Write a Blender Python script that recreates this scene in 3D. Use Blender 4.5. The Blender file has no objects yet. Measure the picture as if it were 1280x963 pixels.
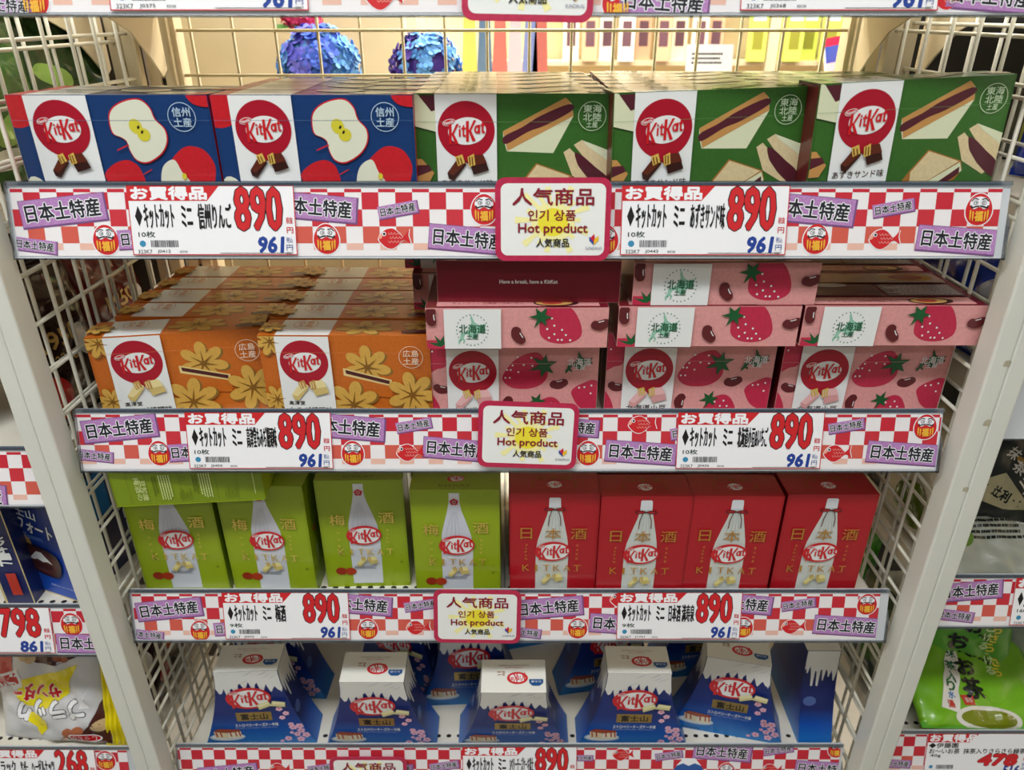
import bpy, math, random
from math import sin, cos, pi, radians as R
from mathutils import Vector, Matrix, geometry
random.seed(7)
SC = bpy.context.scene
COL = SC.collection
# ------------------------------------------------------------------ camera, world, light, exposure
EYE = 1.45
cd = bpy.data.cameras.new('camera'); cam = bpy.data.objects.new('camera', cd); COL.objects.link(cam)
cam.location = (0, 0, EYE); cam.rotation_euler = (R(90 - 26.8), 0, 0)
cd.sensor_width = 36; cd.lens = 925 / 1280 * 36; cd.clip_start = .01
cd.dof.use_dof = True; cd.dof.focus_distance = .78; cd.dof.aperture_fstop = 6.5
SC.camera = cam
SC.view_settings.view_transform = 'Standard'; SC.view_settings.look = 'None'
SC.view_settings.exposure = -0.50; SC.view_settings.gamma = 1.0; SC.view_settings.use_curve_mapping = False
W = bpy.data.worlds.new('store_ambient'); SC.world = W; W.use_nodes = True
W.node_tree.nodes['Background'].inputs[0].default_value = (.95, .97, 1, 1)
W.node_tree.nodes['Background'].inputs[1].default_value = .10


def area(name, loc, size, power, color=(1, .98, .94), rot=(0, 0, 0)):
    l = bpy.data.lights.new(name, 'AREA'); l.shape = 'RECTANGLE'; l.size, l.size_y = size
    l.energy = power; l.color = color
    o = bpy.data.objects.new(name, l); o.location = loc; o.rotation_euler = rot; COL.objects.link(o)
    return o


area('aisle_light_tube_row', (-.55, -.22, 2.72), (2.6, .22), 62, (.93, .975, 1))
area('aisle_light_tube_row_behind', (0, -1.5, 2.72), (3.2, .22), 22, (.95, .98, 1))
area('added_fill_over_flowers', (-.3, 1.22, 2.72), (2.2, .2), 45, (1, .97, .90))  # unseen fill lamp, added to brighten the partition behind the flowers
area('next_aisle_light_tube_row', (.1, 1.95, 2.72), (3.6, .3), 300, (1, .95, .84))


# ------------------------------------------------------------------ materials
def lin(c):
    return tuple((x / 12.92 if x <= .04045 else ((x + .055) / 1.055) ** 2.4) for x in (v / 255 for v in c)) + (1,)


MATS = {}


def mat(name, rgb, rough=.45, metal=0, noise=0, nscale=60, bump=0, coat=0, spec=.5):
    if name in MATS: return MATS[name]
    m = bpy.data.materials.new(name); m.use_nodes = True; nt = m.node_tree
    b = nt.nodes['Principled BSDF']
    col = lin(rgb)
    b.inputs['Base Color'].default_value = col; b.inputs['Roughness'].default_value = rough
    b.inputs['Metallic'].default_value = metal; b.inputs['Coat Weight'].default_value = coat
    b.inputs['Coat Roughness'].default_value = .12; b.inputs['Specular IOR Level'].default_value = spec
    if noise or bump:
        tc = nt.nodes.new('ShaderNodeTexCoord'); n = nt.nodes.new('ShaderNodeTexNoise')
        n.inputs['Scale'].default_value = nscale; n.inputs['Detail'].default_value = 4
        nt.links.new(tc.outputs['Object'], n.inputs['Vector'])
        if noise:
            mr = nt.nodes.new('ShaderNodeMapRange'); mr.inputs[1].default_value = .3; mr.inputs[2].default_value = .7
            mr.inputs[3].default_value = 1 - noise; mr.inputs[4].default_value = 1 + noise
            mx = nt.nodes.new('ShaderNodeVectorMath'); mx.operation = 'SCALE'; mx.inputs[0].default_value = col[:3]
            nt.links.new(n.outputs[0], mr.inputs[0]); nt.links.new(mr.outputs[0], mx.inputs['Scale'])
            nt.links.new(mx.outputs[0], b.inputs['Base Color'])
        if bump:
            bp = nt.nodes.new('ShaderNodeBump'); bp.inputs['Strength'].default_value = bump
            bp.inputs['Distance'].default_value = .002
            nt.links.new(n.outputs[0], bp.inputs['Height']); nt.links.new(bp.outputs[0], b.inputs['Normal'])
    MATS[name] = m
    return m


def ink(rgb, noise=0):                       # printed ink on coated card
    return mat('ink_%02x%02x%02x%s' % (*rgb, 'n' if noise else ''), rgb, .34, noise=.07 * noise, nscale=300, spec=.45, coat=.3)


def pap(rgb, noise=0):                       # ink on plain paper labels
    return mat('paper_%02x%02x%02x%s' % (*rgb, 'n' if noise else ''), rgb, .6, noise=.22 * noise, nscale=900, spec=.3)


def foil(rgb=(205, 165, 70)): return mat('gold_foil_%02x%02x%02x' % rgb, rgb, .38, .85)


def ramp_mat(name, stops, axis='Z', rough=.36):
    if name in MATS: return MATS[name]
    m = mat(name, (255, 255, 255), rough); nt = m.node_tree
    tc = nt.nodes.new('ShaderNodeTexCoord'); sp = nt.nodes.new('ShaderNodeSeparateXYZ')
    cr = nt.nodes.new('ShaderNodeValToRGB'); mr = nt.nodes.new('ShaderNodeMapRange')
    mr.inputs[1].default_value = stops[0][0]; mr.inputs[2].default_value = stops[-1][0]
    nt.links.new(tc.outputs['Object'], sp.inputs[0]); nt.links.new(sp.outputs[axis], mr.inputs[0])
    nt.links.new(mr.outputs[0], cr.inputs[0]); nt.links.new(cr.outputs[0], nt.nodes['Principled BSDF'].inputs['Base Color'])
    a, b = stops[0][0], stops[-1][0]
    els = cr.color_ramp.elements
    while len(els) < len(stops): els.new(.5)
    for e, (p, c) in zip(els, stops): e.position = (p - a) / (b - a); e.color = lin(c)
    return m


def clear_mat(name, tint=(235, 240, 245), base=.04, rough=.08, edge=.6):
    if name in MATS: return MATS[name]
    m = bpy.data.materials.new(name); m.use_nodes = True; nt = m.node_tree; nt.nodes.clear()
    o = nt.nodes.new('ShaderNodeOutputMaterial'); mx = nt.nodes.new('ShaderNodeMixShader')
    t = nt.nodes.new('ShaderNodeBsdfTransparent'); g = nt.nodes.new('ShaderNodeBsdfGlossy')
    lw = nt.nodes.new('ShaderNodeLayerWeight'); lw.inputs[0].default_value = .25
    mr = nt.nodes.new('ShaderNodeMapRange'); mr.inputs[3].default_value = base; mr.inputs[4].default_value = edge
    t.inputs[0].default_value = lin(tint); g.inputs['Roughness'].default_value = rough
    nt.links.new(lw.outputs['Fresnel'], mr.inputs[0]); nt.links.new(mr.outputs[0], mx.inputs[0])
    nt.links.new(t.outputs[0], mx.inputs[1]); nt.links.new(g.outputs[0], mx.inputs[2]); nt.links.new(mx.outputs[0], o.inputs[0])
    MATS[name] = m
    return m


M_DECK = mat('enamelled_steel_shelf', (226, 220, 205), .35, noise=.02, nscale=40)
M_DARK = mat('hole_dark', (24, 16, 12), .8)
M_POST = mat('white_painted_steel', (222, 224, 216), .4, noise=.02, nscale=12, bump=.05)
M_WIRE = mat('white_coated_wire', (220, 216, 200), .38)
M_BEIGE = mat('beige_painted_steel', (205, 190, 158), .42, noise=.03, nscale=14)
M_BEIGE_D = mat('beige_steel_recess', (150, 130, 96), .5)
M_RAIL = mat('grey_plastic_rail', (200, 204, 208), .3)
M_CLEAR = clear_mat('clear_plastic_cover', base=.02, rough=.12, edge=.5)
M_CLEAR_LIP = clear_mat('clear_plastic_lip', (206, 214, 222), .22, .15, .6)
M_SCUFF = mat('worn_paint_primer', (178, 172, 150), .6, noise=.1, nscale=200)

# ------------------------------------------------------------------ helpers
TXS = bpy.data.scenes.new('text_tmp'); TXC = {}


def glyphs(s):
    if s in TXC: return TXC[s]
    cu = bpy.data.curves.new('t', 'FONT'); cu.body = s; cu.size = 1; cu.resolution_u = 2
    o = bpy.data.objects.new('t', cu); TXS.collection.objects.link(o)
    TXS.view_layers[0].update(); dg = TXS.view_layers[0].depsgraph
    m = o.evaluated_get(dg).to_mesh()
    vs = [(v.co.x, v.co.y) for v in m.vertices]; fs = [tuple(p.vertices) for p in m.polygons]
    o.evaluated_get(dg).to_mesh_clear(); bpy.data.objects.remove(o); bpy.data.curves.remove(cu)
    xs = [v[0] for v in vs]; ys = [v[1] for v in vs]
    TXC[s] = (vs, fs, (min(xs), max(xs), min(ys), max(ys)))
    return TXC[s]


class MB:
    """collects faces with materials, built as ONE mesh object"""
    def __init__(self): self.v = []; self.f = []; self.mi = []; self.m = []; self.smooth = []

    def midx(self, m):
        if m not in self.m: self.m.append(m)
        return self.m.index(m)

    def face(self, pts, m, sm=False):
        n = len(self.v); self.v += [tuple(p) for p in pts]; self.f.append(tuple(range(n, n + len(pts))))
        self.mi.append(self.midx(m)); self.smooth.append(sm)

    def mesh(self, vs, fs, m, sm=False):
        n = len(self.v); self.v += [tuple(p) for p in vs]; k = self.midx(m)
        for f in fs: self.f.append(tuple(n + i for i in f)); self.mi.append(k); self.smooth.append(sm)

    def box(self, x0, x1, y0, y1, z0, z1, m, mt=None):
        vs = [(x, y, z) for z in (z0, z1) for y in (y0, y1) for x in (x0, x1)]
        fs = [(0, 2, 3, 1), (4, 5, 7, 6), (0, 1, 5, 4), (1, 3, 7, 5), (3, 2, 6, 7), (2, 0, 4, 6)]
        T = mt or Matrix()
        self.mesh([T @ Vector(v) for v in vs], fs, m)

    def tube(self, pts, r, m, n=8, closed=False):
        pts = [Vector(p) for p in pts]; rings = []
        for i, p in enumerate(pts):
            a = pts[i - 1] if i else p; b = pts[i + 1] if i < len(pts) - 1 else p
            d = (b - a).normalized(); u = d.orthogonal().normalized() if i == 0 else None
            if i: u = (pu - d * pu.dot(d)).normalized()
            pu = u; w = d.cross(u)
            rings.append([p + (u * cos(2 * pi * k / n) + w * sin(2 * pi * k / n)) * r for k in range(n)])
        vs = [v for rg in rings for v in rg]; fs = []
        for i in range(len(pts) - 1):
            for k in range(n):
                fs.append((i * n + k, i * n + (k + 1) % n, (i + 1) * n + (k + 1) % n, (i + 1) * n + k))
        fs.append(tuple(range(n))[::-1]); fs.append(tuple((len(pts) - 1) * n + k for k in range(n)))
        self.mesh(vs, fs, m, True)

    def prism(self, poly, f, d, m):
        """poly 2D, f(x,y)->3D, extruded along vector d"""
        a = [Vector(f(*p)) for p in poly]; b = [p + Vector(d) for p in a]; n = len(a)
        tr = geometry.tessellate_polygon([[Vector((*p, 0)) for p in poly]])
        self.mesh(a + b, [tuple(t) for t in tr] + [tuple(n + i for i in t)[::-1] for t in tr] +
                  [(i, (i + 1) % n, n + (i + 1) % n, n + i) for i in range(n)], m)

    def build(self, name, parent=None, loc=None, rot=None, bevel=0):
        me = bpy.data.meshes.new(name); me.from_pydata(self.v, [], self.f)
        for m in self.m: me.materials.append(m)
        me.polygons.foreach_set('material_index', self.mi); me.polygons.foreach_set('use_smooth', self.smooth)
        me.update()
        o = bpy.data.objects.new(name, me); COL.objects.link(o)
        if parent: o.parent = parent
        if loc is not None: o.location = loc
        if rot is not None: o.rotation_euler = rot
        if bevel:
            b = o.modifiers.new('b', 'BEVEL'); b.width = bevel; b.segments = 2; b.limit_method = 'ANGLE'
        return o


def clip_poly(poly, r):
    x0, x1, y0, y1 = r
    for ax, lim, sgn in ((0, x0, 1), (0, x1, -1), (1, y0, 1), (1, y1, -1)):
        out = []
        for i in range(len(poly)):
            a, b = poly[i - 1], poly[i]
            da, db = (a[ax] - lim) * sgn, (b[ax] - lim) * sgn
            if (da >= 0) != (db >= 0):
                t = da / (da - db); out.append((a[0] + (b[0] - a[0]) * t, a[1] + (b[1] - a[1]) * t))
            if db >= 0: out.append(b)
        poly = out
        if not poly: return []
    return poly


class Art:
    """flat print: polygons on a plane given by frame(u,v,layer)->3D, clipped to rect"""
    def __init__(self, frame, rect=None, step=.00012, base=1, grid=None):
        self.grid = grid; self.fr = frame; self.r = rect; self.mb = MB(); self.z = base; self.st = step

    def up(self): self.z += 1; return self

    def tris(self, polys, m, z=None):
        z = self.z if z is None else z
        for p in polys:
            if self.r: p = clip_poly(list(p), self.r)
            if len(p) < 3: continue
            if not self.grid: self.mb.face([self.fr(x, y, z * self.st) for x, y in p], m); continue
            gu, gv = self.grid; xs = [q[0] for q in p]; ys = [q[1] for q in p]
            for i in range(math.floor(min(xs) / gu), math.floor(max(xs) / gu) + 1):
                for j in range(math.floor(min(ys) / gv), math.floor(max(ys) / gv) + 1):
                    c = clip_poly(p, (i * gu, (i + 1) * gu, j * gv, (j + 1) * gv))
                    if len(c) >= 3: self.mb.face([self.fr(x, y, z * self.st) for x, y in c], m, True)

    def poly(self, pts, m):
        if len(pts) > 4:
            tr = geometry.tessellate_polygon([[Vector((*p, 0)) for p in pts]])
            ps = [[pts[i] for i in t] for t in tr]
            ps = [p if (p[1][0] - p[0][0]) * (p[2][1] - p[0][1]) - (p[2][0] - p[0][0]) * (p[1][1] - p[0][1]) > 0 else p[::-1] for p in ps]
            self.tris(ps, m)
        else: self.tris([pts], m)
        self.z += 1

    def rect(self, x0, x1, y0, y1, m): self.poly([(x0, y0), (x1, y0), (x1, y1), (x0, y1)], m)

    def rrect(self, x0, x1, y0, y1, r, m):
        p = []
        for cx, cy, a0 in ((x1 - r, y0 + r, -90), (x1 - r, y1 - r, 0), (x0 + r, y1 - r, 90), (x0 + r, y0 + r, 180)):
            p += [(cx + r * cos(R(a0 + k * 18)), cy + r * sin(R(a0 + k * 18))) for k in range(6)]
        self.poly(p, m)

    def ell(self, cx, cy, rx, ry, m, rot=0, n=36):
        c, s = cos(R(rot)), sin(R(rot))
        self.poly([(cx + rx * cos(t) * c - ry * sin(t) * s, cy + rx * cos(t) * s + ry * sin(t) * c)
                   for t in (2 * pi * k / n for k in range(n))], m)

    def ring(self, cx, cy, r, w, m, n=36):
        for k in range(n):
            a, b = 2 * pi * k / n, 2 * pi * (k + 1) / n
            self.tris([[(cx + r * cos(a), cy + r * sin(a)), (cx + r * cos(b), cy + r * sin(b)),
                        (cx + (r - w) * cos(b), cy + (r - w) * sin(b)), (cx + (r - w) * cos(a), cy + (r - w) * sin(a))]], m)
        self.z += 1

    def line(self, pts, w, m):
        for a, b in zip(pts, pts[1:]):
            d = Vector((b[0] - a[0], b[1] - a[1])); 
            if d.length == 0: continue
            n = Vector((-d.y, d.x)).normalized() * w / 2
            self.tris([[(a[0] - n.x, a[1] - n.y), (b[0] - n.x, b[1] - n.y), (b[0] + n.x, b[1] + n.y), (a[0] + n.x, a[1] + n.y)]], m)
        self.z += 1

    def smooth(self, pts, m, k=4):
        """closed Catmull-Rom outline"""
        n = len(pts); out = []
        for i in range(n):
            p0, p1, p2, p3 = (Vector(pts[(i + j - 1) % n]) for j in range(4))
            for q in range(k):
                t = q / k
                v = .5 * ((2 * p1) + (p2 - p0) * t + (2 * p0 - 5 * p1 + 4 * p2 - p3) * t * t + (3 * p1 - p0 - 3 * p2 + p3) * t ** 3)
                out.append((v.x, v.y))
        self.poly(out, m)

    def text(self, s, cx, cy, w, h, m, bold=0, rot=0, shear=0, out=0, om=None):
        """text fitted to a w x h box centred at cx,cy (h None keeps proportion)"""
        vs, fs, (x0, x1, y0, y1) = glyphs(s)
        sx = w / (x1 - x0); sy = sx if h is None else h / (y1 - y0)
        mx, my = (x0 + x1) / 2, (y0 + y1) / 2; c, sn = cos(R(rot)), sin(R(rot))

        def put(dx, dy, m, k=0):
            q = []
            for x, y in vs:
                X = (x + dx - mx) * sx; Y = (y + dy - my) * sy; X += Y * shear
                q.append((cx + X * c - Y * sn, cy + X * sn + Y * c))
            self.tris([[q[i] for i in f] for f in fs], m, self.z + k * .11)
        if out:
            for k in range(8): put((bold + out) * cos(k * pi / 4) * (sy / sx) ** .5, (bold + out) * sin(k * pi / 4) * (sx / sy) ** .5, om, k)
            self.z += 1
        if bold:
            for k in range(6): put(bold * cos(k * pi / 3 + .3) * (sy / sx) ** .5, bold * sin(k * pi / 3 + .3) * (sx / sy) ** .5, m, k)
        put(0, 0, m, 6); self.z += 1

    def build(self, name, parent=None): return self.mb.build(name, parent)


def empty(name, loc=(0, 0, 0), rot=(0, 0, 0)):
    o = bpy.data.objects.new(name, None); COL.objects.link(o); o.location = loc; o.rotation_euler = rot
    o.empty_display_size = .05
    return o


def tag(o, label=None, cat=None, group=None, kind=None):
    if label: o['label'] = label
    if cat: o['category'] = cat
    if group: o['group'] = group
    if kind: o['kind'] = kind
    return o


def dup(root, loc, rot=(0, 0, 0), label=None, group=None, skip=()):
    r = root.copy(); COL.objects.link(r); r.location = loc; r.rotation_euler = rot
    if label: r['label'] = label
    if group: r['group'] = group
    for ch in list(root.children):
        if ch.name.split('.')[0] in skip: continue
        c = ch.copy(); COL.objects.link(c); c.parent = r
        for g in ch.children:
            d = g.copy(); COL.objects.link(d); d.parent = c
    return r


def front(y=0):  # frame: art on a plane facing -Y
    return lambda u, v, e: (u, y - e, v)


def topf(z):     # frame: art on a horizontal face seen from above, v runs to +Y
    return lambda u, v, e: (u, v, z + e)


# ------------------------------------------------------------------ the logo and small motifs
RED = ink((206, 28, 38)); WHT = ink((238, 240, 240)); DRED = ink((150, 18, 36))
WHITE_INK = WHT


def wordmark(A, cx, cy, w, col, rot=7):
    """the slab-free heavy letters K it K at, drawn stroke by stroke inside a box about w wide"""
    c, sn = cos(R(rot)), sin(R(rot))

    def P(pts):
        return [(cx + ((x + .14 * y) * c - y * sn) * w, cy + ((x + .14 * y) * sn + y * c) * w) for x, y in pts]

    def K(x, y, h, b):
        for q in ([(x - b, y - h), (x, y - h), (x, y + h), (x - b, y + h)], [(x - .01, y - .02), (x + .14, y + h), (x + .14 + b * .9, y + h * .97), (x + .05, y - .02)],
                  [(x - .01, y + .03), (x + .04, y + .06), (x + .20, y - h * 1.02), (x + .20 - b * 1.2, y - h * 1.05)]): A.poly(P(q), col); A.z -= .8

    def t(x, y, b):
        for q in ([(x, y - .10), (x + b, y - .10), (x + b, y + .20), (x, y + .16)], [(x - .035, y + .07), (x + .095, y + .07), (x + .095, y + .115), (x - .035, y + .115)],
                  [(x, y - .10), (x + .02, y - .135), (x + .095, y - .135), (x + .095, y - .09), (x + b, y - .08)]): A.poly(P(q), col); A.z -= .8
    K(-.425, -.03, .27, .080); K(.075, 0, .28, .080)
    for q in ([(-.215, -.12), (-.163, -.12), (-.163, .09), (-.215, .09)], [(-.215, .13), (-.163, .13), (-.163, .18), (-.215, .18)]): A.poly(P(q), col); A.z -= .8
    t(-.105, .0, .048)
    o = P([(.315 + .085 * cos(a), .025 + .115 * sin(a)) for a in (2 * pi * k / 20 for k in range(20))]); n = P([(.310 + .030 * cos(a), .025 + .062 * sin(a)) for a in (2 * pi * k / 20 for k in range(20))])
    for k in range(20): A.tris([[n[k], o[k], o[(k + 1) % 20], n[(k + 1) % 20]]], col)
    A.z += .2; A.poly(P([(.350, -.095), (.405, -.095), (.405, .14), (.350, .14)]), col); A.z -= .8
    t(.450, .03, .052)
    A.z += 1


def logo_oval(A, cx, cy, w, k=.60, maker=True, rot=4):
    A.ell(cx, cy, w / 2, w * k / 2, RED, rot)
    A.ell(cx + w * .03, cy - w * .01, w * .42, w * k * .40, WHT, rot)
    if maker: badge(A, cx - w * .30, cy + w * .17, w * .20)
    wordmark(A, cx + w * .01, cy - w * .01, w * .78, RED)


def badge(A, x, y, w):
    A.ell(x, y, w / 2, w * .24, WHT, 14, 20); A.ell(x, y, w * .46, w * .2, RED, 14, 20)
    A.text('Nestlé', x, y, w * .74, w * .24, WHT, rot=14, bold=.02)


def logo_ball(A, cx, cy, r, flare):
    A.ell(cx, cy, r, r * .98, ink((172, 20, 44)), 0, 48)
    A.poly([(cx - r * .3, cy - r * .9), (cx + r * .3, cy - r * .9), (cx + .06 * r, cy - r * 1.16)], ink((172, 20, 44)))
    A.ell(cx + r * .03, cy - r * .02, r * .67, r * .46, WHT, 6)
    badge(A, cx - r * .60, cy + r * .27, r * .46)
    wordmark(A, cx + r * .0, cy - r * .03, r * 1.22, RED)


def wafers(A, cx, cy, s, shell, dark, cut):
    """two broken fingers with cut faces meeting"""
    L = lambda pts, m: A.poly([(cx + x * s, cy + y * s) for x, y in pts], m)
    L([(-.62, -.22), (-.20, .28), (-.02, .02), (-.42, -.46), (-.58, -.40)], dark)
    L([(-.62, -.22), (-.22, .30), (.0, .10), (-.44, -.30)], shell)
    L([(-.36, .26), (-.14, .34), (-.06, .08), (-.28, -.02)], cut)
    L([(.08, .10), (.56, .20), (.68, -.14), (.20, -.28)], dark)
    L([(.08, .30), (.50, .34), (.62, .08), (.14, .00)], shell)
    L([(.02, .26), (.22, .36), (.26, .02), (.06, -.04)], cut)
    for k in (0, 1): A.line([(cx + (-.30 + k * .1) * s, cy + .24 * s), (cx + (-.24 + k * .1) * s, cy + .03 * s)], .03 * s, shell)
    for k in (0, 1): A.line([(cx + (.08 + k * .08) * s, cy + .27 * s), (cx + (.10 + k * .08) * s, cy + .02 * s)], .03 * s, shell)


def stamp(A, cx, cy, r, rows, m, w=None):
    A.ring(cx, cy, r, r * .045, m)
    n = len(rows)
    for i, t in enumerate(rows):
        last = (n == 3 and i == 2)
        hh = r * (.62 if n == 2 else (.42 if last else .52))
        y = cy + (r * .34 - i * r * .70 if n == 2 else (.50, -.06, -.56)[i] * r)
        A.text(t, cx, y, r * (1.28 if not last else .8), hh, m, bold=.012)


def blurb(A, cx, cy, w, h, n, m, seed=0, vert=False):
    """lines of small print too fine to read"""
    rd = random.Random(seed); 
    for i in range(n):
        y = cy + h / 2 - (i + .5) * h / n; x = cx - w / 2; e = cx + w / 2 * rd.uniform(.5, 1)
        while x < e:
            d = w * rd.uniform(.02, .08)
            if vert: A.tris([[(cx - h / 2 + (i + .25) * h / n, -x + cx + cy - d * .8), (cx - h / 2 + (i + .75) * h / n, -x + cx + cy - d * .8), (cx - h / 2 + (i + .75) * h / n, -x + cx + cy), (cx - h / 2 + (i + .25) * h / n, -x + cx + cy)]], m)
            else: A.tris([[(x, y - h / n * .25), (x + d * .8, y - h / n * .25), (x + d * .8, y + h / n * .25), (x, y + h / n * .25)]], m)
            x += d
    A.z += 1


def momiji(A, cx, cy, r, rot, face, shade, vein, cut=False, lobes=7, fl=1):
    def outl(rr, dx=0, dy=0, yl=None):
        p = []
        for k in range(lobes * 8):
            t = 2 * pi * k / (lobes * 8)
            q = abs(cos(t * lobes / 2)) ** .8
            q = rr * (.46 + .54 * q)
            x, y = q * cos(t + R(rot)), q * sin(t + R(rot)) * fl
            p.append((cx + x + dx, cy + y + dy))
        return p
    A.poly(outl(r * 1.02, r * .07, -r * .06), shade); A.poly(outl(r), face)
    for k in range(lobes):
        t = 2 * pi * k / lobes + R(rot)
        A.poly([(cx + .05 * r * sin(t), cy - .05 * r * cos(t) * fl), (cx + .6 * r * cos(t), cy + .6 * r * sin(t) * fl), (cx - .05 * r * sin(t), cy + .05 * r * cos(t) * fl)], vein)


# ------------------------------------------------------------------ ten-pack cartons
BW, BH, BD = .177, .100, .042


def carton_body(name_cols, w=BW, h=BH, d=BD, bevel=.0007):
    """folded card carton: front, back, top, bottom walls, tucked end flaps set a hair inside"""
    f, t, s = name_cols
    mb = MB(); e = .0012
    mb.box(-w / 2 + e, w / 2 - e, 0, d, 0, h, f)
    # end flaps with the wall edges standing proud
    for sx in (-1, 1):
        x = sx * (w / 2 - .0004)
        a, b = sorted((x, x - sx * .0008))
        mb.box(a, b, .0009, d - .0009, .0009, h - .0009, s)
        for (y0, y1, z0, z1) in ((0, .0006, 0, h), (d - .0006, d, 0, h)):
            a, b = sorted((sx * w / 2, sx * (w / 2 - .0016))); mb.box(a, b, y0, y1, z0, z1, f)
        for (z0, z1, m) in ((0, .0006, f), (h - .0006, h, t)):
            a, b = sorted((sx * w / 2, sx * (w / 2 - .0016))); mb.box(a, b, 0, d, z0, z1, m)
    return mb


def conv(ox, oy, shear, width, k, W=BW, H=BH, slope=0):
    """measured artwork position -> carton coordinates (x from centre, z from bottom)"""
    def f(x, y, s=1):
        yy = y - slope * (x - ox)
        return ((x - ox - shear * (yy - oy)) / width * W - W / 2, H - (yy - oy) / width * W / k)
    return f


def new_carton(root, ground, top_ground=None, side=None):
    body = carton_body((ground, top_ground or ground, side or ground)).build('carton', root)
    return body


FR = (-BW / 2 + .0003, BW / 2 - .0003, .0003, BH - .0003)
TR = (-BW / 2 + .0003, BW / 2 - .0003, .0003, BD - .0003)


def seamline(A, y, m):
    A.line([(-BW / 2 + .001, y), (BW / 2 - .001, y)], .00025, m)


def apple_box():
    root = empty('apple_wafer_box')
    NAVY = ink((22, 58, 112), 1); AR = ink((200, 32, 42), 1); CR = ink((226, 228, 208)); YE = ink((216, 206, 60)); SEED = ink((30, 22, 20)); TX = ink((190, 214, 232))
    new_carton(root, NAVY, NAVY, AR)
    c = conv(18, 368, .30, 747, .98)
    P = lambda *a: [c(x, y) for x, y in a]
    A = Art(front(), FR); s = BW / 747
    x0, y0 = c(18, 368); A.smooth([(x0 - .02, y0 + .01), (x0 + .018, y0 + .012), (x0 + .021, y0 - .018), (x0 + .010, y0 - .027), (x0 - .004, y0 - .026), (x0 - .02, y0 - .02)], AR); A.build('red_apple', root); A = Art(front(), FR)
    A.smooth([(-BW / 2 - .01, .006), (-BW / 2 + .003, .030), (-BW / 2 + .018, .020), (-BW / 2 + .024, -.01), (-BW / 2, -.01)], CR); A.build('apple_flesh', root); A = Art(front(), FR)
    A.smooth(P((405, 660), (430, 615), (480, 596), (520, 610), (545, 640), (560, 690), (480, 720)), AR); A.build('red_apple', root); A = Art(front(), FR)
    A.smooth(P((395, 690), (620, 690), (640, 620), (690, 555), (740, 548), (790, 572), (830, 640), (800, 760), (600, 770)), AR)
    A.smooth(P((622, 665), (628, 615), (665, 595), (700, 640), (740, 690), (690, 760), (640, 740)), CR); A.build('red_apple', root); A = Art(front(), FR, base=8)
    A.smooth(P((690, 360), (772, 360), (785, 405), (735, 404), (700, 385)), AR)
    A.ell(*c(712, 655), 9 * s, 12 * s, YE)
    A.line(P((555, 648), (585, 630)), 4 * s, AR)
    A.build('red_apple', root)
    A = Art(front(), FR, base=12)
    o = [(408, 440), (425, 405), (470, 383), (520, 380), (560, 408), (585, 450), (625, 485), (638, 530), (620, 575), (570, 607), (525, 598), (495, 560), (482, 530), (460, 515), (425, 498)]
    A.smooth(P(*o), AR); cx, cy = 520, 492
    A.smooth(P(*[(cx + (x - cx) * .955, cy + (y - cy) * .955) for x, y in o]), CR)
    A.ell(*c(513, 476), 24 * s, 28 * s, YE, 20); A.ell(*c(546, 505), 24 * s, 24 * s, YE, -20)
    A.ell(*c(523, 478), 4 * s, 7 * s, SEED, -30, 12); A.ell(*c(539, 495), 4 * s, 7 * s, SEED, -30, 12)
    A.line(P((450, 560), (492, 540)), 5 * s, AR)
    A.build('halved_apple', root)
    A = Art(front(), FR, base=10); a, b = c(85, 368)[0], c(318, 368)[0]
    A.rect(a, b, 0, BH, WHT); A.build('white_band', root)
    A = Art(front(), FR, base=13); bx = (a + b) / 2
    logo_ball(A, bx, BH - 118 * s, 104 * s, 0)
    A.build('logo', root)
    A = Art(front(), FR, base=24)
    wafers(A, bx, BH - 244 * s, 115 * s, ink((96, 40, 24)), ink((54, 22, 16)), ink((222, 186, 90)))
    A.build('chocolate_picture', root)
    A = Art(front(), FR, base=13); stamp(A, *c(682, 443), 52 * s, ('信州', '土産'), TX); seamline(A, BH - 88 * s, ink((90, 120, 160)))
    A.build('region_stamp', root)
    A = Art(topf(BH), TR)
    A.rect(-BW / 2, a - .0, 0, BD, AR); A.rect(a, b, 0, BD, WHT)
    A.smooth([(.03, .012), (.055, .004), (.075, .016), (.05, .026)], CR); A.smooth([(.0, .03), (.03, .02), (.04, .05), (.0, .05)], CR)
    A.smooth([(.07, -.01), (.10, -.01), (.10, .02), (.075, .012)], AR)
    blurb(A, bx, .024, .03, .012, 3, ink((150, 155, 170)), 3)
    A.build('top_print', root)
    return root


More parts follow.
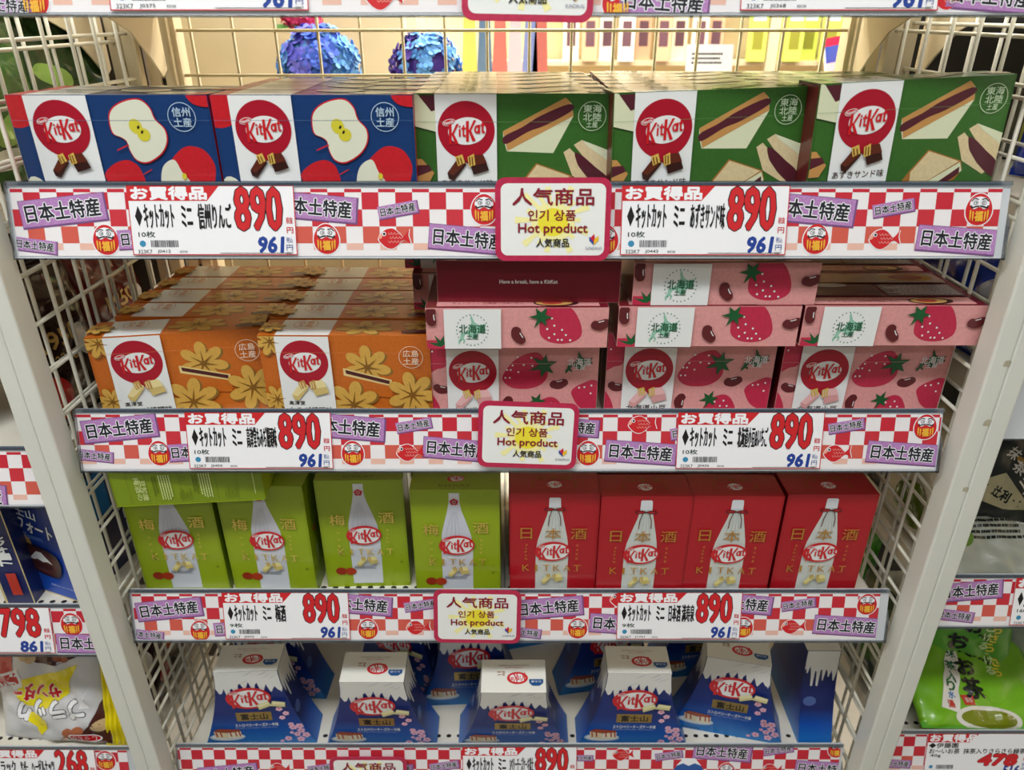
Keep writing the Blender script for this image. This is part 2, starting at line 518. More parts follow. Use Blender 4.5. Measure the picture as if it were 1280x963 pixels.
def green_box():
    root = empty('red_bean_sandwich_wafer_box')
    G = ink((56, 104, 40), 1); TAN = ink((198, 146, 84)); BR = ink((222, 202, 158), 1); CRM = ink((222, 226, 192)); BEAN = ink((86, 34, 46)); TX = ink((196, 216, 180)); EDGE = ink((168, 112, 52))
    new_carton(root, G, G, ink((96, 28, 30)))
    c = conv(298, 368, .054, 687, .98); P = lambda *a: [c(x, y) for x, y in a]; s = BW / 687
    A = Art(front(), FR)
    A.poly(P((612, 490), (824, 381), (846, 400), (856, 440), (795, 563), (630, 557), (616, 520)), CRM)
    A.poly(P((612, 490), (824, 381), (842, 396), (856, 440), (632, 555)), TAN)
    A.smooth(P((616, 508), (680, 476), (740, 440), (836, 402), (850, 422), (760, 470), (700, 492), (626, 532)), BEAN)
    A.build('large_sandwich', root)
    A = Art(front(), FR)
    A.poly(P((866, 535), (893, 519), (1010, 590), (1010, 690)), BR); A.poly(P((893, 519), (1010, 560), (1010, 600), (915, 540)), CRM)
    A.poly(P((831, 560), (852, 546), (990, 668), (960, 690), (870, 640)), BR)
    A.smooth(P((872, 562), (900, 572), (950, 610), (1000, 650), (1000, 700), (940, 660), (905, 625), (885, 600)), BEAN)
    A.build('small_sandwich', root)
    A = Art(front(), FR)
    A.poly(P((684, 668), (737, 597), (868, 640), (882, 672), (860, 705), (640, 740)), EDGE)
    A.poly(P((690, 670), (740, 602), (862, 642), (700, 740)), BR)
    A.poly(P((700, 740), (866, 645), (880, 675), (790, 740)), CRM); A.poly(P((770, 730), (868, 660), (872, 682), (800, 735)), BEAN)
    A.build('lower_sandwich', root)
    A = Art(front(), FR, base=10); a, b = c(370, 368)[0], c(584, 368)[0]; bx = (a + b) / 2
    A.poly(P((290, 360), (318, 374), (376, 425), (380, 492), (290, 470)), CRM); A.poly(P((316, 374), (371, 372), (375, 420), (360, 425)), BEAN)
    A.build('cut_off_sandwich', root); A = Art(front(), FR, base=10)
    A.poly(P((295, 580), (328, 583), (372, 630), (352, 668), (295, 670)), TAN); A.poly(P((295, 605), (352, 602), (364, 622), (295, 648)), BEAN)
    A.build('cut_off_sandwich', root)
    A = Art(front(), FR, base=14); A.rect(a, b, 0, BH, WHT); A.build('white_band', root)
    A = Art(front(), FR, base=16); logo_ball(A, bx, BH - 121 * s, 100 * s, 0); A.build('logo', root)
    A = Art(front(), FR, base=26)
    wafers(A, bx, BH - 240 * s, 115 * s, ink((96, 40, 24)), ink((54, 22, 16)), ink((222, 186, 90)))
    A.build('chocolate_picture', root)
    A = Art(front(), FR, base=16); A.text('あずきサンド味', bx, BH - 303 * s, 186 * s, 26 * s, ink((70, 40, 30)), bold=.01)
    A.build('caption', root)
    A = Art(front(), FR, base=13); stamp(A, *c(921, 440), 49 * s, ('東海', '北陸', '土産'), TX); seamline(A, BH - 92 * s, ink((110, 150, 96)))
    A.build('region_stamp', root)
    A = Art(topf(BH), TR); A.rect(a, b, 0, BD, WHT)
    A.poly([(-BW / 2, 0), (a, 0), (a, .018), (-BW / 2, .03)], BR); A.poly([(-.07, 0), (a, 0), (a, .014), (-.075, .01)], BEAN)
    A.poly([(.0, .012), (.052, .034), (.064, .030), (.012, .002)], BR); A.poly([(.008, .011), (.054, .032), (.058, .028), (.012, .007)], BEAN)
    A.poly([(.066, .024), (.09, .024), (.09, .008), (.07, .008)], BR); A.poly([(.068, .018), (.09, .018), (.09, .013), (.07, .013)], BEAN)
    stamp(A, bx, .020, .013, ('東海', '北陸', '土産'), ink((90, 130, 90)))
    A.build('top_print', root)
    return root


def orange_box():
    root = empty('maple_bun_wafer_box')
    O = ink((200, 104, 30), 1); F = ink((214, 168, 78), 1); SH = ink((142, 104, 44)); V = ink((136, 92, 34)); BEAN = ink((78, 28, 32)); CRM = ink((232, 206, 140)); TX = ink((238, 214, 190))
    new_carton(root, O, O, ink((40, 22, 16)))
    s = BW / 648; X = lambda x: (x - 297) * s - BW / 2; Z = lambda d: BH - d * s / .9
    A = Art(front(), FR)
    c = lambda x, d: (X(x), Z(d))
    cx, cz = c(700, 118)
    momiji(A, cx, cz, 92 * s, 93, F, SH, V)
    A.poly([(cx - 100 * s, cz - 8 * s), (cx + 96 * s, cz - 62 * s), (cx + 90 * s, cz - 130 * s), (cx - 110 * s, cz - 110 * s)], O)
    A.poly([(cx - 92 * s, cz - 2 * s), (cx + 92 * s, cz - 52 * s), (cx + 90 * s, cz - 80 * s), (cx - 92 * s, cz - 34 * s)], CRM)
    A.poly([(cx - 84 * s, cz - 10 * s), (cx + 84 * s, cz - 56 * s), (cx + 82 * s, cz - 71 * s), (cx - 82 * s, cz - 26 * s)], BEAN)
    A.build('split_maple_bun', root)
    A = Art(front(), FR, base=12)
    momiji(A, *c(635, 262), 104 * s, 80, F, SH, V); A.build('maple_bun', root)
    A = Art(front(), FR, base=12); momiji(A, *c(868, 222), 100 * s, 100, F, SH, V); A.build('maple_bun', root)
    A = Art(front(), FR, base=18)
    momiji(A, *c(345, 20), 62 * s, 40, F, SH, V); A.build('cut_off_maple_bun', root); A = Art(front(), FR, base=18)
    momiji(A, *c(340, 240), 60 * s, 60, F, SH, V)
    A.build('cut_off_maple_bun', root)
    a, b = X(362), X(566); bx = (a + b) / 2
    A = Art(front(), FR, base=24); A.rect(a, b, 0, BH, WHT); A.build('white_band', root)
    A = Art(front(), FR, base=26); logo_ball(A, bx, Z(96), 92 * s, 0); A.build('logo', root)
    A = Art(front(), FR, base=36)
    wafers(A, bx + .002, Z(196), 112 * s, ink((240, 222, 160)), ink((216, 190, 118)), ink((196, 150, 84)))
    A.build('chocolate_picture', root)
    A = Art(front(), FR, base=26)
    A.text('髙津堂', X(415), Z(254), 62 * s, 18 * s, ink((40, 36, 34)), bold=.01)
    A.text('もみぢ饅頭味', X(468), Z(282), 170 * s, 26 * s, ink((40, 36, 34)), bold=.02)
    A.build('caption', root)
    A = Art(front(), FR, base=24); stamp(A, *c(872, 76), 46 * s, ('広島', '土産'), TX); seamline(A, Z(60), ink((224, 150, 90)))
    A.build('region_stamp', root)
    A = Art(topf(BH), TR); A.rect(a, b, 0, BD, WHT)
    A.st = .00012
    momiji(A, .018, .020, .030, 90, F, SH, V, fl=.62); momiji(A, .080, .024, .022, 60, F, SH, V, fl=.7)
    A.poly([(.058, .008), (.09, .012), (.09, .004), (.06, .002)], BEAN)
    A.up(); momiji(A, -.080, .016, .016, 20, F, SH, V, fl=.8)
    stamp(A, bx, .021, .0125, ('広島', '土産'), ink((206, 130, 84)))
    A.build('top_print', root)
    return root


HOKK = [(-.10, 1.0), (.02, .8), (.16, .5), (.45, .32), (.62, .35), (.95, .42), (.80, .15), (1.0, -.02), (.7, -.1), (.45, -.22), (.2, -.45), (.05, -.6),
        (-.18, -.38), (-.4, -.25), (-.55, -.35), (-.62, -.5), (-.5, -.62), (-.52, -.8), (-.72, -.62), (-.95, -.95), (-1.0, -.7), (-.85, -.5), (-.8, -.2), (-.5, -.12), (-.28, .05), (-.2, .3), (-.05, .45), (-.12, .75)]


def berry(A, pts, m, seeds, sr): 
    A.smooth(pts, m)
    for x, y in seeds: A.ell(x, y, sr, sr * 1.05, WHT, 0, 10)


def leafstar(A, cx, cy, r, rot, m, n=6, half=False):
    p = []
    for k in range(n * 2):
        t = R(rot) + (pi if half else 2 * pi) * k / (n * 2); q = r * (1.0 if k % 2 == 0 else .38)
        q *= 1 + .12 * sin(k * 2.3)
        p.append((cx + q * cos(t), cy + q * sin(t)))
    if half: p.append((cx, cy - .1 * r))
    A.poly(p, m)


def bean(A, cx, cy, L, rot, m):
    pts = [(-.5, .1), (-.42, .36), (-.15, .42), (.0, .28), (.18, .2), (.4, .1), (.52, -.08), (.42, -.32), (.1, -.36), (-.25, -.25)]
    c, s = cos(R(rot)), sin(R(rot))
    q = [(cx + (x * c - y * s) * L, cy + (x * s + y * c) * L) for x, y in pts]
    A.smooth(q, m)
    A.line([(cx + (x * c - y * s) * L, cy + (x * s + y * c) * L) for x, y in ((-.02, .2), (.12, .12), (.28, .06))], .05 * L, WHT)


def straw_box():
    root = empty('strawberry_bean_wafer_box')
    PK = ink((226, 158, 156), 1); ST = ink((196, 46, 78), 1); LF = ink((26, 92, 50)); BN = ink((98, 34, 38)); MT = ink((150, 200, 178)); DG = ink((24, 88, 52))
    MAR = ink((112, 14, 32))
    new_carton(root, PK, PK, MAR)
    s = BW / 607; c = lambda x, y: ((x - 338 - .05 * (y - 325)) * s - BW / 2, BH - .0115 - (y - 325) * s / .87)
    P = lambda *a: [c(x, y) for x, y in a]
    A = Art(front(), FR)
    berry(A, P((605, 440), (622, 402), (655, 368), (700, 350), (735, 352), (760, 385), (768, 430), (745, 460), (700, 474), (640, 470)), ST,
          P((657, 364), (706, 366), (640, 392), (680, 390), (711, 393), (621, 407), (634, 407), (662, 414), (632, 434), (616, 434)), 3.6 * s)
    leafstar(A, *c(752, 392), 52 * s, 20, LF, 6); A.build('strawberry', root)
    A = Art(front(), FR)
    berry(A, P((860, 480), (890, 458), (945, 444), (990, 500), (980, 570), (900, 545), (866, 505)), ST, P((886, 470), (905, 468), (930, 462), (930, 490)), 3.6 * s)
    A.build('strawberry', root)
    A = Art(front(), FR)
    berry(A, P((715, 560), (745, 518), (790, 504), (825, 530), (845, 590), (780, 640), (720, 600)), ST, P((758, 530), (790, 526), (780, 545), (805, 545)), 3.6 * s)
    leafstar(A, *c(735, 520), 38 * s, 70, LF, 6); A.build('strawberry', root)
    A = Art(front(), FR); bean(A, *c(812, 457), 62 * s, 40, BN); A.build('red_bean', root); A = Art(front(), FR); bean(A, *c(628, 530), 62 * s, -70, BN); A.build('red_bean', root)
    A = Art(front(), FR)
    berry(A, P((330, 270), (410, 270), (405, 385), (370, 405), (330, 410)), ST, P((352, 345), (380, 320)), 3.6 * s); A.build('cut_off_strawberry', root); A = Art(front(), FR, base=4)
    bean(A, *c(385, 475), 56 * s, 12, BN); A.build('red_bean', root); A = Art(front(), FR, base=4); A.smooth(P((330, 490), (360, 505), (385, 560), (370, 620), (330, 620)), ST)
    A.build('cut_off_strawberry', root)
    a, b = c(400, 325)[0], c(587, 325)[0]; bx = (a + b) / 2
    A = Art(front(), FR, base=16); A.rect(a, b, 0, BH, WHT); A.build('white_band', root)
    A = Art(front(), FR, base=18); logo_ball(A, bx, c(0, 413)[1], 86 * s, 0); A.build('logo', root)
    A = Art(front(), FR, base=28); wafers(A, bx, c(0, 503)[1], 106 * s, ink((240, 190, 190)), ink((220, 160, 160)), ink((214, 190, 90))); A.build('chocolate_picture', root)
    A = Art(front(), FR, base=18); A.text('北海道小豆', bx, c(0, 549)[1], 146 * s, 26 * s, ink((50, 30, 30)), bold=.01); A.build('caption', root)
    A = Art(front(), FR, base=13); x, y = c(878, 382)
    A.poly([(x + u * 50 * s, y + v * 46 * s) for u, v in HOKK], DG)
    A.text('北海道', x, y + 4 * s, 84 * s, 30 * s, WHT, bold=.012); A.text('土産', x + 2 * s, y - 18 * s, 42 * s, 18 * s, WHT, bold=.012)
    seamline(A, c(0, 384)[1], ink((236, 176, 176)))
    A.build('region_stamp', root)
    # top panel
    s2 = BW / 649; t = lambda x, y: ((x - 333) * s2 - BW / 2, BD - (y - 196) * s2 / .87)
    T = lambda *a: [t(x, y) for x, y in a]
    A = Art(topf(BH), TR)
    berry(A, T((737, 262), (745, 222), (770, 190), (835, 190), (872, 225), (890, 275), (875, 303), (830, 316), (780, 312), (745, 292)), ST,
          T((781, 231), (790, 255), (765, 266), (818, 269), (791, 283), (832, 286), (772, 295), (804, 302), (818, 302), (848, 303)), 3.8 * s2)
    leafstar(A, *t(742, 225), 44 * s2, 60, LF, 6)
    bean(A, *t(661, 287), 66 * s2, -35, BN); bean(A, *t(955, 250), 64 * s2, 40, BN); bean(A, *t(352, 222), 66 * s2, -60, BN)
    A.poly(T((333, 300), (402, 300), (402, 340), (333, 340)), ST); leafstar(A, *t(385, 318), 46 * s2, 30, LF, 4, True)
    a2, b2 = t(398, 0)[0], t(600, 0)[0]
    A.rect(a2, b2, 0, BD, WHT); x, y = t(498, 266)
    A.poly([(x + u * 52 * s2, y + v * 60 * s2) for u, v in HOKK], MT)
    for k in range(26):
        q = 2 * pi * k / 26; r = 56 * s2; A.ell(x + r * cos(q), y + r * sin(q) * 1.05, 2.2 * s2, 2.8 * s2, ink((60, 120, 90)), 0, 6); A.z -= 1
    A.up(); A.text('北海道', x, y + 5 * s2, 94 * s2, 34 * s2, ink((18, 92, 56)), bold=.015); A.text('土産', x, y - 25 * s2, 42 * s2, 21 * s2, ink((18, 92, 56)), bold=.012)
    A.build('top_print', root)
    # back panel (up when the box lies flat) and bottom panel
    A = Art(lambda u, v, e: (-u, BD + e, v), FR)
    A.rect(-BW / 2, BW / 2, 0, BH, MAR); A.rect(-.080, .078, .078, .096, PK)
    A.text('キットカット 北海道小豆&いちご', .028, .088, .07, .006, ink((150, 40, 60)), rot=180)
    blurb(A, .02, .082, .08, .004, 2, ink((180, 90, 100)), 5)
    A.ell(-.038, .088, .022, .009, ink((60, 24, 24))); A.ell(-.036, .088, .018, .007, ink((222, 172, 100))); A.ell(-.034, .088, .010, .005, ink((190, 70, 50)))
    A.rect(-.080, -.004, .040, .074, ink((120, 100, 104))); A.rect(0, .078, .040, .074, ink((120, 72, 84)))
    blurb(A, -.042, .057, .07, .03, 12, ink((214, 200, 200)), 8); blurb(A, .038, .06, .07, .026, 8, ink((60, 20, 30)), 9)
    A.ell(.045, .044, .018, .006, ink((200, 196, 200)))
    A.rect(-.080, .078, .006, .036, ink((180, 150, 140))); A.ell(-.045, .020, .028, .012, ink((190, 140, 60))); A.ell(-.045, .02, .018, .008, ink((170, 60, 36)))
    A.build('back_panel', root)
    A = Art(lambda u, v, e: (u, BD - v, -e), TR); A.rect(-BW / 2, BW / 2, 0, BD, ink((120, 14, 34)))
    A.text('Have a break, have a KitKat', 0, .021, .056, .0042, WHT, bold=.03); A.build('bottom_panel', root)
    return root


# ------------------------------------------------------------------ sake boxes
SW, SH, SD = .102, .158, .044


def sake_box(kind):
    gr = kind == 'green'
    root = empty('plum_sake_wafer_box' if gr else 'rice_sake_wafer_box')
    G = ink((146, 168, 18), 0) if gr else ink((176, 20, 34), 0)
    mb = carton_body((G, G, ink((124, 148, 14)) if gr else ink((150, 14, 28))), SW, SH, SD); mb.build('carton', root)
    r = (-SW / 2 + .0003, SW / 2 - .0003, .0003, SH - .0003)
    if gr:
        s = SW / 548; k = .84; c = lambda x, y: ((x - 650 - .03 * (y - 152)) * s - SW / 2, SH - (y - 152) * s / k)
        cap = [(888, 172), (952, 172), (953, 232), (888, 232)]
        bot = [(888, 230), (953, 230), (965, 280), (1000, 370), (1025, 440), (1038, 540), (1040, 840), (845, 840), (838, 520), (842, 430), (858, 360), (876, 290)]
        lo = (936, 502); tx = [('梅', 775, 400), ('酒', 1085, 388)]; kt = (942, 612, 376)
        vt = (('UME', 776, 465, 600), ('SAKE', 1090, 455, 560)); wf = (945, 672)
    else:
        s = SW / 550; k = .84; c = lambda x, y: ((x - 90 + .01 * (y - 185)) * s - SW / 2, SH - (y - 185) * s / k)
        cap = [(330, 212), (338, 208), (390, 208), (400, 214), (402, 268), (328, 268)]
        bot = [(330, 266), (402, 266), (414, 320), (432, 400), (446, 470), (455, 545), (452, 860), (246, 860), (250, 545), (262, 480), (290, 395), (318, 318)]
        lo = (355, 548); tx = [('日', 190, 430), ('本', 357, 432), ('酒', 515, 432)]; kt = (350, 656, 390)
        vt = (('JAPAN', 188, 492, 606), ('SAKE', 508, 492, 606)); wf = (352, 724)
    P = lambda pts: [c(x, y) for x, y in pts]
    BT = ink((206, 210, 222)) if gr else ink((208, 214, 210)); FO = ink((184, 190, 204)) if gr else ink((180, 188, 186))
    A = Art(front(), r); A.poly(P(bot), BT); A.poly(P(cap), ink((222, 226, 232)))
    cxx = (cap[0][0] + cap[2][0]) / 2 if gr else 365
    for q in (-.35, -.12, .1, .3):
        A.line(P([(cxx + q * 40, 290), (cxx + q * 110 - 4, 400), (cxx + q * 150 - 8, 470)]), 3 * s, FO); A.z -= 1
    A.up(); pic = A.build('bottle_picture', root)
    A = Art(front(), r, base=8)
    if gr:
        x, y = c(920, 226); F1 = ink((196, 24, 40))
        for q in range(5): A.ell(x + 15 * s * cos(q * 1.257 + .3), y + 13 * s * sin(q * 1.257 + .3), 13 * s, 12 * s, F1, 0, 14); A.z -= 1
        A.up(); A.ring(x, y, 11 * s, 2 * s, WHT, 14); A.build('plum_blossom_seal', root)
        A = Art(front(), r, base=8); x, y = c(770, 750); A.ell(x, y, 36 * s, 30 * s, ink((150, 40, 20), 1)); A.ell(x + 62 * s, y - 2 * s, 36 * s, 30 * s, ink((170, 52, 24), 1)); A.build('plum_picture', root)
        A = Art(front(), r, base=8); blurb(A, *c(942, 725), 170 * s, 26 * s, 3, ink((120, 124, 140)), 4); A.text('小さな', *c(1168, 640), 20 * s, None, ink((70, 84, 10)))
        A.text('箱', *c(1168, 690), 18 * s, None, ink((70, 84, 10))); A.build('small_print', root)
    else:
        CD = ink((92, 14, 22)); x, y = c(365, 280)
        A.line(P([(328, 282), (402, 282)]), 7 * s, CD)
        for sg in (-1, 1): A.smooth([(x + sg * a * s, y + b * s) for a, b in ((2, 6), (30, 14), (62, 8), (64, -6), (34, -10), (4, -4))], CD, 4); A.smooth([(x + sg * a * s, y + b * s) for a, b in ((14, 4), (32, 8), (54, 4), (54, -2), (34, -5), (14, -1))], BT if 0 else G, 4)
        A.line(P([(345, 284), (330, 330), (326, 382)]), 5 * s, CD); A.line(P([(385, 284), (400, 330), (402, 382)]), 5 * s, CD)
        A.build('tied_cord', root)
    A = Art(front(), r, base=16)
    logo_oval(A, *c(*lo), 226 * s, .68); A.build('logo', root)
    A = Art(front(), r, base=14); GF = foil((250, 222, 120)) if gr else foil((232, 176, 84)); 
    for t, x, y in tx: A.text(t, *c(x, y), (96 if gr else (72 if t == '日' else 98)) * s, 84 * s, GF, bold=.004)
    x, y, w = kt
    for i, ch in enumerate('KITKAT'):
        X = x - w / 2 + (i + .5) * w / 6; wd = (14 if ch == 'I' else 46)
        A.text(ch, *c(X, y), wd * s, 50 * s, GF); 
        if ch in 'KTI': A.line([c(X - wd * .5 - (6 if ch == 'I' else 0), y + 21), c(X - wd * .5 + 14, y + 21)], 3 * s, GF)
    for t, x, y0, y1 in vt:
        for i, ch in enumerate(t): A.text(ch, *c(x, y0 + (i + .3) * (y1 - y0) / len(t)), 15 * s, 17 * s, GF)
    A.build('foil_lettering', root)
    A = Art(front(), r, base=24); wafers(A, *c(*wf), 108 * s, ink((232, 220, 150)), ink((206, 190, 110)), ink((190, 160, 90))); A.build('chocolate_picture', root)
    A = Art(topf(SH), (-SW / 2 + .0003, SW / 2 - .0003, .0003, SD - .0003))
    if gr:
        logo_oval(A, 0, .022, .020, .62, False); A.text('KITKAT', 0, .007, .036, .005, ink((96, 112, 10))); A.text('梅', -.014, .036, .008, .006, ink((96, 112, 10))); A.text('酒', .014, .036, .008, .006, ink((96, 112, 10)))
    else:
        A.ell(0, .018, .0085, .0065, WHT); wordmark(A, 0, .018, .016, RED); A.text('日本酒', 0, .031, .040, .009, foil((150, 92, 46)))
        blurb(A, -.024, .018, .004, .014, 3, foil((150, 92, 46)), 2); blurb(A, .024, .018, .004, .014, 3, foil((150, 92, 46)), 3)
    A.build('top_print', root)
    if gr:   # printed side panel, seen on the box that lies flat
        sp = ink((214, 226, 150)); dk = ink((96, 112, 10))
        A = Art(lambda u, v, e: (-SW / 2 - e, v, u + SH / 2), (-SH / 2 + .001, SH / 2 - .001, .0008, SD - .0008))
        for x in (-.062, -.043, -.008, .030, .052): A.line([(x, .003), (x, SD - .003)], .0003, dk); A.z -= 1
        A.up(); A.text('梅酒の', -.052, .022, .030, .006, sp, rot=-90, bold=.01); A.text('豆知識', -.046, .020, .026, .006, sp, rot=-90, bold=.01)
        for k, (x, n) in enumerate(((-.034, 2), (.008, 2))): blurb(A, x, .024, .026, .006, n, dk, 20 + k, True)
        for k, x in enumerate((-.023, .019)): blurb(A, x, .022, .034, .013, 5, sp, 30 + k, True)
        for x in (-.010, .038):
            for q in range(4): A.line([(x + q * .0036, .006), (x + q * .0036 + .0006, .016 + .004 * (q % 2)), (x + q * .0036 + .002, .006)], .0004, dk); A.z -= 1
        A.up(); A.ring(-.004, .033, .003, .0004, dk, 16); blurb(A, .070, .022, .034, .002, 1, sp, 41, True)
        A.build('side_print', root)
        A = Art(lambda u, v, e: (SW / 2 + e, v, u), (.003, SH - .003, .001, SD - .001)); A.ell(.085, .02, .004, .005, ink((190, 100, 20))); A.line([(.035, .02), (.06, .024)], .0007, WHT); A.line([(.03, .015), (.062, .018)], .0005, WHT)
        A.build('opening_tab', root)
    return root


# ------------------------------------------------------------------ mountain-shaped gift box
FH, FB, FT, FD = .143, .0765, .0415, .046


def fuji_box():
    root = empty('mountain_gift_box')
    N = 12; BL = ramp_mat('mountain_blue_print', [(0, (20, 120, 190)), (.03, (16, 84, 170)), (.06, (18, 44, 120)), (FH, (20, 36, 100))])
    SD_ = ramp_mat('mountain_side_print', [(0, (20, 110, 190)), (.028, (16, 76, 168)), (.05, (20, 34, 96)), (.143, (18, 28, 84))])
    SN = ink((226, 226, 222), 0); WT = ink((232, 230, 222))
    hw = lambda z: FT + (FB - FT) * (1 - z / FH) ** 1.7
    mb = MB(); zs = [FH * k / N for k in range(N + 1)]
    for y, rev in ((0, 0), (FD, 1)):
        for a, b in zip(zs, zs[1:]):
            q = [(-hw(a), y, a), (hw(a), y, a), (hw(b), y, b), (-hw(b), y, b)]; mb.face(q[::-1] if rev else q, BL)
    for sx in (-1, 1):
        for a, b in zip(zs, zs[1:]):
            q = [(sx * hw(a), 0, a), (sx * hw(a), FD, a), (sx * hw(b), FD, b), (sx * hw(b), 0, b)]; mb.face(q if sx > 0 else q[::-1], SD_, True)
    mb.face([(-FT, 0, FH), (FT, 0, FH), (FT, FD, FH), (-FT, FD, FH)], WT)
    mb.face([(-FB, 0, 0), (-FB, FD, 0), (FB, FD, 0), (FB, 0, 0)], BL)
    mb.build('carton', root)
    rd = random.Random(3)

    def jag(x0, x1, base, amp, n, hi=None):
        p = []; x = x0
        for k in range(n):
            x = x0 + (x1 - x0) * k / n; d = (x1 - x0) / n; q = rd.choice((-.1, .1, .3, .6, 1.0))
            p.append((x + d * .05, base + amp * rd.uniform(.15, .55))); p.append((x + d * .45, base - amp * q)); p.append((x + d * .62, base - amp * q * .9)); p.append((x + d * .78, base + amp * rd.uniform(-.1, .35)))
        return p
    A = Art(front())
    z0 = .104
    low = jag(-hw(z0) + .0008, hw(z0) - .0008, z0, .021, 8)
    for i in range(len(low)):   # the middle of the snow line rises behind the logo
        x, z = low[i]; z += .012 * math.exp(-(x / .022) ** 2); low[i] = (max(-hw(z) + .0006, min(hw(z) - .0006, x)), z)
    edge_r = [(hw(FH * t) - .0004, FH * t) for t in (.77, .83, .89, .95, .998)]; edge_l = [(-x, z) for x, z in edge_r[::-1]]
    A.poly(low + edge_r + edge_l, SN)
    for k in range(7):
        x = rd.uniform(-.034, .034); z = rd.uniform(.118, .136); A.poly([(x, z), (x + .009, z + .004), (x + .014, z + .0085), (x + .004, z + .003)], ink((204, 204, 208)))
        A.z -= 1
    A.up(); A.build('snow_cap', root)
    for sx in (-1, 1):
        A = Art(lambda u, v, e: (sx * (hw(v) + e), u, v))
        p = jag(.001, FD - .001, .102, .03, 6)
        full = p + [(FD - .001, .110), (FD - .001, FH - .0005), (.001, FH - .0005), (.001, .110)]
        # follow the curved side: cut into bands
        for a, b in zip([.085 + .006 * k for k in range(10)], [.091 + .006 * k for k in range(10)]):
            tr = geometry.tessellate_polygon([[Vector((*q, 0)) for q in full]])
            for t in tr:
                q = clip_poly([full[i] for i in t], (0, FD, a, min(b, FH - .0004)))
                if len(q) > 2: A.mb.face([A.fr(x, y, .0004) for x, y in q], SN)
        o = A.build('snow_cap', root)
        A = Art(lambda u, v, e: (sx * (hw(v) + e + .0002), u, v))
        A.ell(.034 if sx < 0 else .012, .062, .009, .007, ink((70, 92, 150))); A.build('side_print', root)
    A = Art(front(), base=14); logo_oval(A, -.003, .0945, .060, .66); A.build('logo', root)
    A = Art(front(), base=30)
    for (x, z, rot) in ((.016, .082, 24), (.035, .084, -8)):
        c, s = cos(R(rot)), sin(R(rot)); q = lambda pts: [(x + a * c - b * s, z + a * s + b * c) for a, b in pts]
        A.poly(q([(-.0095, -.0045), (.0095, -.0045), (.0095, .0045), (-.0075, .0055)]), ink((214, 206, 150))); A.poly(q([(-.007, -.0005), (.009, .0), (.009, .0042), (-.0068, .005)]), ink((234, 228, 180)))
    A.build('chocolate_picture', root)
    A = Art(front(), base=4); A.rect(-.025, .0225, .050, .0665, foil((190, 160, 92)))
    A.text('富士山', -.001, .058, .036, .0115, ink((30, 26, 20)), bold=.02); A.build('gold_name_plate', root)
    A = Art(front(), base=4); A.text('ストロベリーチーズケーキ味', .000, .0415, .058, .0066, WHT, bold=.02)
    A.text('Strawberry Cheese Cake Flavour', -.001, .0360, .056, .0022, ink((190, 200, 230))); blurb(A, -.046, .004, .03, .003, 1, ink((16, 30, 80)), 3); A.build('caption', root)
    A = Art(front(), base=4)
    kx, kz = -.005, .006
    A.ell(-.038 + kx, .0135 + kz, .024, .0075, ink((196, 206, 214))); A.ell(-.038 + kx, .0145 + kz, .021, .0058, ink((226, 232, 234)))
    A.poly([(x + kx, z * 1.25 + kz - .002) for x, z in ((-.054, .012), (-.037, .010), (-.037, .021), (-.055, .022))], ink((226, 210, 170))); A.poly([(x + kx, z * 1.25 + kz - .002) for x, z in ((-.056, .022), (-.048, .026), (-.02, .024), (-.018, .020), (-.037, .019))], ink((160, 70, 40)))
    A.poly([(x + kx, z * 1.25 + kz - .002) for x, z in ((-.036, .010), (-.019, .012), (-.018, .021), (-.036, .0195))], ink((232, 222, 190)))
    for x in (-.052, -.046, -.033, -.026, -.021): A.line([(x + kx, .0245 + kz), (x + kx + .001, .015 + kz)], .0018, ink((176, 40, 30))); A.z -= 1
    A.up(); A.build('cheesecake_picture', root)
    A = Art(front(), base=4); PK = ink((240, 190, 210)); PC = ink((210, 80, 120))
    for (x, z, r) in ((.034, .071, .005), (.042, .062, .0048), (.036, .054, .0045), (.046, .040, .0045), (.057, .036, .006), (.048, .034, .0058), (.058, .027, .0058), (.045, .0235, .003), (.052, .020, .005), (.064, .018, .006), (.039, .012, .0055), (.056, .010, .0058), (.030, .0075, .003)):
        for q in range(5): A.ell(x + r * .55 * cos(q * 1.257 + z * 900), z + r * .55 * sin(q * 1.257 + z * 900) * .9, r * .46, r * .40, PK, q * 72, 8); A.z -= 1
        A.up(); A.ell(x, z, r * .22, r * .2, PC, 0, 8); A.build('cherry_blossom', root); A = Art(front(), base=4)

    # top panel: printed upside down to the shopper
    A = Art(topf(FH)); A.r = None
    A.ell(.005, .020, .0135, .0085, RED); A.ell(.005, .020, .0105, .0058, WHT); wordmark(A, .005, .020, .020, RED, 187)
    A.text('ミニ', -.016, .026, .010, .006, ink((150, 90, 50)), rot=180, bold=.04)
    A.poly([(.020, .018), (.038, .018), (.038, .013), (.033, .009), (.024, .009), (.020, .013)][::-1], ink((24, 80, 140))); A.text('お土産', .029, .0145, .013, .003, WHT, rot=180)
    A.text('KITKAT MINI STRAWBERRY', .0, .037, .040, .0018, ink((150, 120, 90)), rot=180); A.text('CHEESE CAKE', .0, .0335, .022, .0018, ink((190, 120, 110)), rot=180)
    A.build('top_print', root)
    return root


# ------------------------------------------------------------------ shelf strips, price cards, signs
RAIL = {0: EYE + .0620, 1: EYE - .137, 2: EYE - .3685, 3: EYE - .612, 4: EYE - .884}   # height of each rail's top edge
DECK = {k: v - .028 for k, v in RAIL.items()}
RY0, RY1, RH = .672, .656, .0655      # top edge y, bottom edge y, rail height along its face
TILT = math.atan((RY0 - RY1) / .0635)


